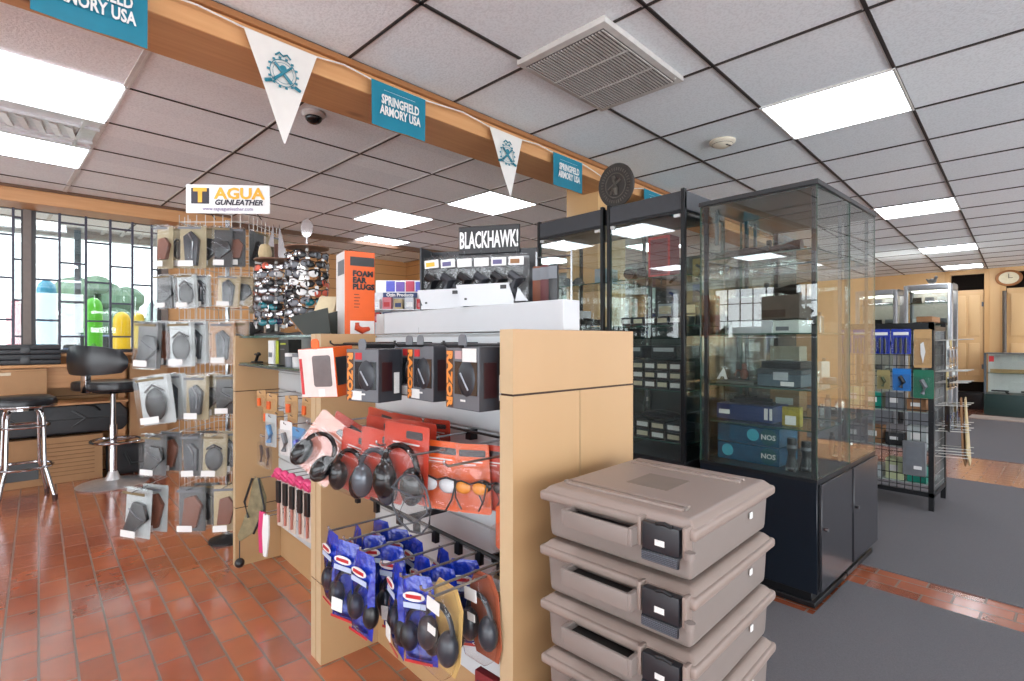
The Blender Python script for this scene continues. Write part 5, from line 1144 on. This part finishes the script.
for k in range(3):
    for i, (z, h) in enumerate(((1.2,.2),(.98,.13),(.74,.18))):
        m = [LG, mat('olive_tan', (160,146,96)), BK][(k+i) % 3]; 
        card_pack(f'{["pale","olive","dark"][(k+i) % 3]} card pack on the grid rack side, {["top","middle","lower"][i]} row, {["nearest","middle","farthest"][k]}', 'carded pack', (gx0+.1+.13*k, gy0-.06, z-.006), 0 if i != 2 else 25, .09, h, m, p_bar([STEEL, BLACK, NAVY][i]), CB)
for i, (m, n_) in enumerate(((CARDB2, 'brown'), (KHAKI, 'tan'))):
    t = thing('cardboard_card', f'{n_} cardboard card slanting down from the side hooks of the grid rack', 'cardboard', (4.80+.03*i, .60-.02*i, .28))
    MB().prism([(.0,.50),(.03,.52),(.27,.03),(.22,.0),(.08,.10)], -.004, .004).build('card', m, t)

# ------------------------------------------------------------------ far silver cabinets, wall pieces, counter
def silver_cab(label, y0, y1, top):
    t = thing('silver_cabinet', label, 'display cabinet', (0,0,0))
    x0, x1 = 9.1, 9.55; F_ = mat('satin_silver', (188,190,194), .3, .6)
    fr = MB()
    for (a, b) in ((x0, y0), (x0, y1-.05), (x1-.05, y0), (x1-.05, y1-.05)): fr.box(a, a+.05, b, b+.05, .0065, top)
    fr.box(x0, x0+.05, y0+.05, y1-.05, top-.07, top).box(x0, x0+.05, y0+.05, y1-.05, .3, .36).box(x0+.05, x1-.05, y0, y0+.05, top-.07, top).box(x0+.05, x1-.05, y1-.05, y1, top-.07, top).build('frame', F_, t, bevel=.012)
    MB().box(x1-.04, x1-.03, y0+.05, y1-.05, .3, top-.07).build('back_panel', mat('pale_back', (196,190,180), .5), t)
    MB().box(x0+.02, x1-.05, y0+.05, y1-.05, .02, .3).build('cabinet_base', MGREY, t)
    for z in (.75, 1.1, 1.42, 1.72): pane(t, x0+.05, x1-.06, y0+.05, y1-.05, z-.008, z, 'glass_shelf')
    pane(t, x0+.01, x0+.016, y0+.05, y1-.05, .36, top-.07)
    MB().box(x0+.08, x1-.08, y0+.08, y1-.08, top-.085, top-.072).build('lamp_strip', mat('cabinet_lamp', (255,252,244), .5, emit=4, var=0), t)
    return t
silver_cab('tall silver-framed lit glass cabinet at the back right, behind the grid rack', 1.22, 1.76, 1.97)
silver_cab('second silver-framed glass cabinet to the left, partly behind the tall glass case', 1.83, 2.35, 1.93)
for ci, y0 in enumerate((1.32, 1.93)):
    for li, z in enumerate((.75, 1.1, 1.42, 1.72)):
        for k in range(3):
            t = thing('boxed_knife', f'{["grey-green","silver","brown"][(k+li) % 3]} open case in the {["tall","second"][ci]} silver cabinet, {["lowest","second","third","top"][li]} shelf, {["right","middle","left"][k]}', 'knife case', (9.28, y0+.04+.14*k, z+.001), 0, 'small cases in the silver cabinets')
            MB().box(-.05,.05,-.055,.055,0,.02).build('tray', [mat('sage', (130,150,136), .5), STEEL, DBROWN][(k+li) % 3], t); MB().prism([(-.055,.02),(.055,.02),(.05,.09),(-.05,.09)], -.003, .003).build('lid', [PAPER, MGREY, BLACK][(k+li*2) % 3], t, rot=(0,0,R(90)), loc=(.03,0,0))
            MB().tube([(-.02,-.04,.03),(0,0,.035),(-.01,.04,.03)], .008, 6).build('knife', BLACK, t)
t = thing('bird_decoy', 'small grey perched bird decoy on top of the tall silver cabinet', 'decoy', (9.25, 1.46, 1.971), R(-125)); t.scale = (.62,.62,.8)
MB().ell((0,0,.07), (.10,.05,.05), 14, 8).ell((.09,0,.13), (.035,.03,.03)).tube([(.06,0,.08),(.09,0,.12)], [.035,.025], 8).tube([(-.08,0,.08),(-.15,0,.12)], [.03,.008], 8).build('body', mat('slate_feather', (74,72,70), .6), t, smooth=True)
MB().tube([(.12,0,.13),(.15,0,.125)], [.008,.002], 6).build('beak', DBROWN, t); MB().tube([(0,0,.0),(0,0,.03)], .01, 6).build('foot', DBROWN, t)
t = thing('wall_clock', 'oval wooden-rimmed clock with pale face high on the pine wall between the doors', 'clock', (X1-.003, .905, 2.27))
MB().lathe([(.13,-.02),(.17,-.03),(.175,-.01),(.17,-.001)], 32, 0, 'x').build('rim', wood('clock_wood', (150,92,44), (176,116,62), 6), t, smooth=True).scale = (1, 1.0, .8)
MB().lathe([(.001,-.024),(.128,-.024),(.128,-.012)], 28, 0, 'x').build('face', mat('clock_cream', (236,224,190), .4), t).scale = (1,1,.8)
MB().box(-.03,-.026,-.004,.004,-.005,.07).box(-.03,-.026,-.05,.005,-.004,.004).build('hand', BLACK, t)
tag(MB().tube([(X1-.06,.955,.9),(X1-.06,.955,2.05)], .028, 10).tube([(X1-.09,.955,1.0),(X1-.02,.955,1.0)], .012, 6).build('dark_pipe', mat('pipe_brown', (96,86,76), .5)), 'dark grey-brown pole on the pine wall under the clock', 'pole')
t = thing('showcase_counter', 'low glass showcase with dark green base at the far right', 'display counter', (0,0,0))
x0, x1, y0, y1 = 11.35, 11.9, .25, 1.13
MB().box(x0, x1, y0, y1, 0.0, .34).build('base', mat('dark_green_base', (34,58,56), .4), t, bevel=.005)
fr = MB().box(x0, x0+.02, y1-.03, y1, .34, 1.0).box(x0, x0+.02, y0, y0+.03, .34, 1.0).box(x0, x1, y0, y1, .985, 1.0)
fr.build('frame', mat('slate_frame', (90,98,104), .4), t); MB().box(x1-.02, x1, y0, y1, .34, .985).build('back_panel', PAPER, t)
pane(t, x0+.005, x0+.011, y0+.03, y1-.03, .34, .985); pane(t, x0+.03, x1-.03, y0+.03, y1-.03, .67, .68, 'glass_shelf')
MB().box(x0+.001, x0+.004, y1-.12, y1-.06, .86, .95).build('notice', RED, t)
for i, (y, z) in enumerate(((.95,.341),(.6,.341),(.9,.681),(.5,.681))):
    t = thing('boxed_pistol', ['dark handgun lying on the left of the showcase floor', 'dark handgun lying on the right of the showcase floor', 'dark handgun on the left of the showcase shelf', 'dark handgun on the right of the showcase shelf'][i], 'handgun', (11.55, y, z), R(90), 'handguns in the far showcase')
    MB().box(-.1,.11,-.012,.012,.03,.055).prism([(-.09,.035),(-.05,.035),(-.07,-.0),(-.11,-.0)], -.012, .012).build('frame', BLACK, t, bevel=.003)
t = thing('wooden_tray', 'row of small tan packets lying along the showcase shelf front', 'packets', (11.42, .68, .681)); MB().box(-.03,.03,-.38,.38,.001,.06).build('tray', mat('kraft_card', (196,156,104)), t)
t = thing('floor_mat', 'pale low board lying on the brick floor before the green showcase', 'mat', (10.95, .6, 0)); MB().box(-.18,.18,-.6,.65,.001,.014).build('board', mat('pale_board', (176,166,158), .7), t)
t = thing('dark_bin', 'low black container under the saloon door', 'container', (12.12, 1.38, 0)); MB().taper(-.12,.12,-.2,.2,.001,.3,.02).build('bin', BLACK, t, bevel=.01)
# alcove: shelf unit with bright posters
PS = (3.47, 6.02, 0)
t = thing('poster_shelf', 'white shelf unit with bright blue and red posters in the far alcove', 'display shelving', PS, R(-42))
MB().box(-.34,.55,.0,.35,.001,1.82).build('unit', mat('white_shelf', (220,222,226), .5), t)
MB().box(-.34,.34,.16,.2,1.82,2.0).build('header_board', PAPER, t)
PB = [mat('poster_blue', (84,88,180), .5), PAPER, mat('poster_red', (186,60,84), .5), mat('poster_violet', (110,84,160), .5)]
for k in range(5): MB().box(-.33+.13*k,-.215+.13*k,.15,.158,1.85,1.98+.01*(k % 2)).build('poster', PB[(1,0,3,2,0)[k]], t)
MB().box(-.2,.24,-.02,-.002,1.755,1.82).build('name_strip', NAVY, t)
text('Ozin Products', .06, PAPER, t, (.02,-.022,1.79), bold=.002)
BR = [('red and white', RED), ('blue', NAVY), ('white', PAPER), ('pink', mat('rose_print', (210,120,130), .5)), ('tan', KHAKI), ('silver', STEEL)]
for li in range(2):
    for k in range(6):
        c_, m = BR[(k+li*2) % 6]
        p_ = local(PS, R(-42), (-.27+.145*k, -.085, 0))
        q = pack_box('boxed_goods', f'{c_} carton on the alcove poster shelf, {["lower","upper"][li]} row, {["first","second","third","fourth","fifth","sixth"][k]} from left', 'box', p_[0]-.05, p_[0]+.05, p_[1]-.055, p_[1]+.055, [1.43,1.60][li], [1.56,1.73+.02*(k % 2)][li], m, [(.15,.85,.2,.6,BR[(k+li*2+3) % 6][1])], rz=48)
MB().box(-.34,.55,-.16,0,1.415,1.4295).build('ledge', mat('white_shelf', (220,222,226)), t); MB().box(-.34,.55,-.16,0,1.585,1.5995).build('ledge', mat('white_shelf', (220,222,226)), t)
t = thing('framed_picture', 'small dark framed picture on the alcove side wall', 'picture', (4.395, 6.55, 2.13)); MB().box(-.02,0,-.12,.12,-.09,.09).build('frame', BLACK, t, bevel=.003); MB().box(-.022,-.0202,-.1,.1,-.07,.07).build('print', mat('picture_print', (110,96,80), .5, col2=(40,36,34), scale=12), t)

# ------------------------------------------------------------------ stools
t = thing('bar_stool', 'black padded bar stool with curved back and chrome disc base', 'stool', (.46, 5.47, 0), R(122))
MB().lathe([(.001,.001),(.245,.001),(.25,.008),(.235,.016),(.14,.03),(.06,.045),(.045,.07),(.035,.10),(.03,.11)], 40).build('base', mat('satin_steel', (225,225,225), .3, .75), t, smooth=True)
MB().tube([(0,0,.08),(0,0,.5)], .029, 18).tube([(0,0,.5),(0,0,.78)], .02, 16).build('column', CHROME, t, smooth=True)
MB().tube([(.19*math.cos(a), -.03+.17*math.sin(a), .36) for a in [2*math.pi*k/28 for k in range(28)]], .011, 8, closed=True).tube([(-.03,0,.36),(.03,.0,.36)], .011, 8).tube([(0,-.03,.36),(0,.14,.36)], .010, 8).tube([(0,-.03,.36),(0,-.2,.36)], .010, 8).build('foot_ring', CHROME, t, smooth=True)
MB().slab([(p[0], p[1]) for p in rrect(.56, .44, .17, 6)], .79, .865).build('seat', LEATHER, t, bevel=.024, seg=4)
MB().box(-.1,.1,-.1,.1,.765,.79).build('seat_plate', BLACKM, t)
bk = MB(); n = 16; vs = []; fs = []; m_ = 10
for i in range(n+1):
    a = -1+2*i/n; th = a*R(64); x = .335*math.sin(th); y = .0+.245*math.cos(th)
    top = 1.165-.055*abs(a)**2.4; bot = .915+.03*abs(a)**2
    if abs(a) > .93: top -= .05; bot += .04
    for j in range(m_):
        q = 2*math.pi*j/m_; r_ = .022; zc, hh = (top+bot)/2, (top-bot)/2
        rr = r_*math.cos(q); vs.append((x+rr*math.sin(th), y+rr*math.cos(th), zc+hh*math.sin(q)))
for i in range(n):
    for j in range(m_): fs.append((i*m_+j, i*m_+(j+1) % m_, (i+1)*m_+(j+1) % m_, (i+1)*m_+j))
fs += [tuple(range(m_))[::-1], tuple(n*m_+j for j in range(m_))]
bk.add(vs, fs).build('backrest', LEATHER, t, smooth=True)
MB().box(-.03,.03,.195,.235,.78,.95).build('back_bracket', CHROME, t, bevel=.004)
t = thing('ring_stool', 'round black stool with chrome legs and rings at the left edge', 'stool', (-.085, 5.36, 0))
MB().lathe([(.001,.70),(.17,.70),(.19,.715),(.195,.74),(.185,.765),(.15,.785),(.001,.79)], 36).build('seat', LEATHER, t, smooth=True)
MB().lathe([(.193,.705),(.197,.712),(.197,.72),(.19,.722)], 36).lathe([(.12,.68),(.12,.70)], 24).build('seat_ring', CHROME, t)
for k in range(4):
    a = R(45+90*k+8); c_, s_ = math.cos(a), math.sin(a)
    lg = MB().tube([(.09*c_,.09*s_,.69),(.125*c_,.125*s_,.67),(.14*c_,.14*s_,.62),(.15*c_,.15*s_,.26),(.17*c_,.17*s_,.2),(.22*c_,.22*s_,.02)], .0125, 10).build('leg', CHROME, t, smooth=True)
    MB().lathe([(.016,0),(.017,.04)], 12, 0, 'z', (.222*c_, .222*s_, .001)).build('rubber_foot', mat('dark_rubber', (60,34,30), .6), lg)
for z, r_ in ((.56,.148),(.255,.168)): MB().tube([(r_*math.cos(a), r_*math.sin(a), z) for a in [2*math.pi*k/32 for k in range(32)]], .0095, 8, closed=True).build('foot_ring', CHROME, t, smooth=True)
# ------------------------------------------------------------------ window bench with cases and cartons
t = thing('window_bench', 'pine bench ledge under the window carrying black cases', 'bench', (0,0,0))
MB().box(-2.5, .58, 5.80, 5.98, .975, 1.0).build('top', PINE, t, bevel=.003); MB().box(-2.5, .58, 5.83, 5.85, .80, .974).build('apron', PINE, t)
MB().box(-2.5, .58, 5.62, 5.99, .668, .685).build('shelf', PINE, t)
for x in (-2.4, -1.3): MB().box(x, x+.05, 5.84, 5.97, .001, .974).build('leg', PINE, t)
MB().box(.53, .58, 5.84, 5.97, .001, .667).box(.53, .58, 5.86, 5.97, .685, .974).build('leg', PINE, t); MB().box(.32, .324, 5.826, 5.831, .80, .975).build('seam', SEAM, t)
GC = mat('gun_case_black', (36,38,42), .4, bump=.1, scale=80)
for i, (z0, z1) in enumerate(((1.001, 1.085), (1.087, 1.165))):
    t = thing('long_case', f'{["lower", "upper"][i]} of two long flat black hard cases on the window bench', 'case', (-.68, 5.88, z0), 0, 'long black cases on the bench')
    MB().box(-.82, .82, -.09, .10, 0, (z1-z0)*.5-.002).build('case_base', GC, t, bevel=.01); MB().box(-.82, .82, -.09, .10, (z1-z0)*.5, z1-z0).build('case_lid', GC, t, bevel=.01)
    for x in (-.5, .1, .6): MB().box(x-.03, x+.03, -.096, -.089, .01, z1-z0-.015).build('latch', BLACK, t, bevel=.002)
t = thing('cardboard_box', 'brown cardboard box with a torn label on the window bench, behind the left stool', 'box', (-.25, 5.765, .686))
MB().box(-.30,.30,-.13,.05,.0,.285).build('carton', CARDB, t, bevel=.003); MB().box(-.0,.09,-.1325,-.1308,.24,.262).build('torn_label', mat('pale_tape', (214,196,168), .6), t); MB().box(-.3,.3,-.1318,-.1305,.27,.273).build('flap_line', CARDB2, t)
t = thing('rifle_case', 'long black molded rifle case with arrow relief lying under the bench', 'case', (.0, 5.90, .40))
MB().prism([(-1.0,.0),(.56,.0),(.60,.05),(.60,.18),(.54,.255),(-1.0,.255)], -.07, .12).build('shell', GC, t, bevel=.02, seg=3)
MB().box(-1.0,.6,-.074,.124,.118,.130).build('parting_line', BLACK, t, bevel=.003)
for x in (-.25, .2): 
    MB().prism([(x,.06),(x+.09,.13),(x,.20),(x+.03,.20),(x+.12,.13),(x+.03,.06)], -.082, -.068).build('arrow_relief', BLACK, t, bevel=.003)
MB().tube([(.24,-.075,.24),(.27,-.105,.255),(.36,-.105,.23),(.40,-.075,.19)], .009, 6).build('handle', BLACK, t)
t = thing('corrugated_carton', 'long corrugated brown carton on the floor under the black rifle case', 'box', (.0, 5.90, 0))
MB().box(-1.0,.415,-.10,.12,.001,.385).build('carton', CARDB, t, bevel=.003)
rb = MB()
for k in range(9): rb.box(.0+.0, .36, -.104, -.099, .06+.034*k, .068+.034*k)
rb.build('corrugation', mat('carton_print_line', (150,110,72), .8), t); MB().box(-.22,-.0,-.105,-.0995,.06,.22).build('dark_window', BLACK, t)
t = thing('cardboard_box', 'tall tan carton at the right end of the bench, behind the bar stool', 'box', (.73, 5.90, .275)); MB().box(-.12,.16,-.12,.1,0,.72).build('carton', CARDB, t, bevel=.003)
t = thing('duffel_bag', 'dark duffel bag on the floor behind the bar stool', 'bag', (.67, 5.90, 0)); MB().box(-.22,.22,-.12,.14,.002,.27).build('bag', mat('dark_canvas', (48,48,50), .9, bump=.3), t, bevel=.05, seg=3); MB().tube([(-.1,-.13,.2),(-.06,-.15,.1),(.06,-.15,.1),(.1,-.13,.2)], .012, 6).build('strap', BLACK, t)
t = thing('cardboard_box', 'small brown carton on top of the tall tan carton', 'box', (.75, 5.90, .997)); MB().box(-.10,.10,-.06,.08,0,.13).build('carton', CARDB2, t, bevel=.003)

# ------------------------------------------------------------------ aisle unit seen through the glass cabinets
t = thing('aisle_shelving', 'long dark grey slatwall unit behind the glass cabinets, full of small goods', 'display shelving', (0,0,0))
DW = mat('dark_slatwall', (84,90,88), .45)
MB().box(4.30, 4.36, 1.55, 5.3, .0065, 1.95).build('back_panel', DW, t)
MB().box(4.0, 4.36, 1.52, 1.55, .0065, 1.98).build('end_panel', BLKLAM, t); MB().box(4.0, 4.36, 5.3, 5.33, .0065, 1.98).build('end_panel', BLKLAM, t)
MB().box(3.95, 4.30, 1.55, 5.3, .0065, .2).build('base_shelf', BLKLAM, t)
for z in (.62, 1.05): MB().box(4.0, 4.30, 1.55, 5.3, z-.015, z).build('shelf', mat('steel_grey_shelf', (130,138,136), .35), t)
rn = random.Random(11)
GC2 = [('silver', STEEL), ('pale green', mat('pale_mint', (176,206,196), .35)), ('white', PAPER), ('black', BLACK), ('grey', MGREY), ('navy', NAVY), ('olive', mat('olive_tan', (160,146,96)))]
for li, z in enumerate((1.90, 1.68, 1.44)):
    for k in range(14):
        n_, m = GC2[rn.randrange(7)]
        g = thing('carded_pack', f'{n_} carded pack on the aisle unit, {["top","second","third"][li]} row, position {["one","two","three","four","five","six","seven","eight","nine","ten","eleven","twelve","thirteen","fourteen"][k]} from right', 'carded pack', (4.20, 1.72+.255*k, z), R(-90), 'carded packs on the aisle unit')
        MB().prism(rrect(.14, .19, .01, 2, 0, -.09), -.001, .001).build('card', m, g)
        MB().tube([(-.03,-.01,-.05),(.03,-.014,-.09),(-.01,-.01,-.15)], [.012,.018,.01], 7).build('product', GC2[rn.randrange(7)][1], g, smooth=True)
        MB().tube([(0,0,0),(0,.1,0)], .003, 5).build('peg_hook', WIRE, g)
for li, z in enumerate((.201, .621, 1.051)):
    for k in range(12):
        n_, m = GC2[rn.randrange(7)]; h = rn.uniform(.1, .22)
        pack_box('boxed_goods', f'{n_} box on the {["lowest","middle","upper"][li]} shelf of the aisle unit, {["first","second","third","fourth","fifth","sixth","seventh","eighth","ninth","tenth","eleventh","twelfth"][k]} from the right', 'box', 4.04, 4.24, 1.62+.3*k, 1.62+.3*k+.22, z, z+h, m, [(.2,.8,.3,.6,PAPER)])
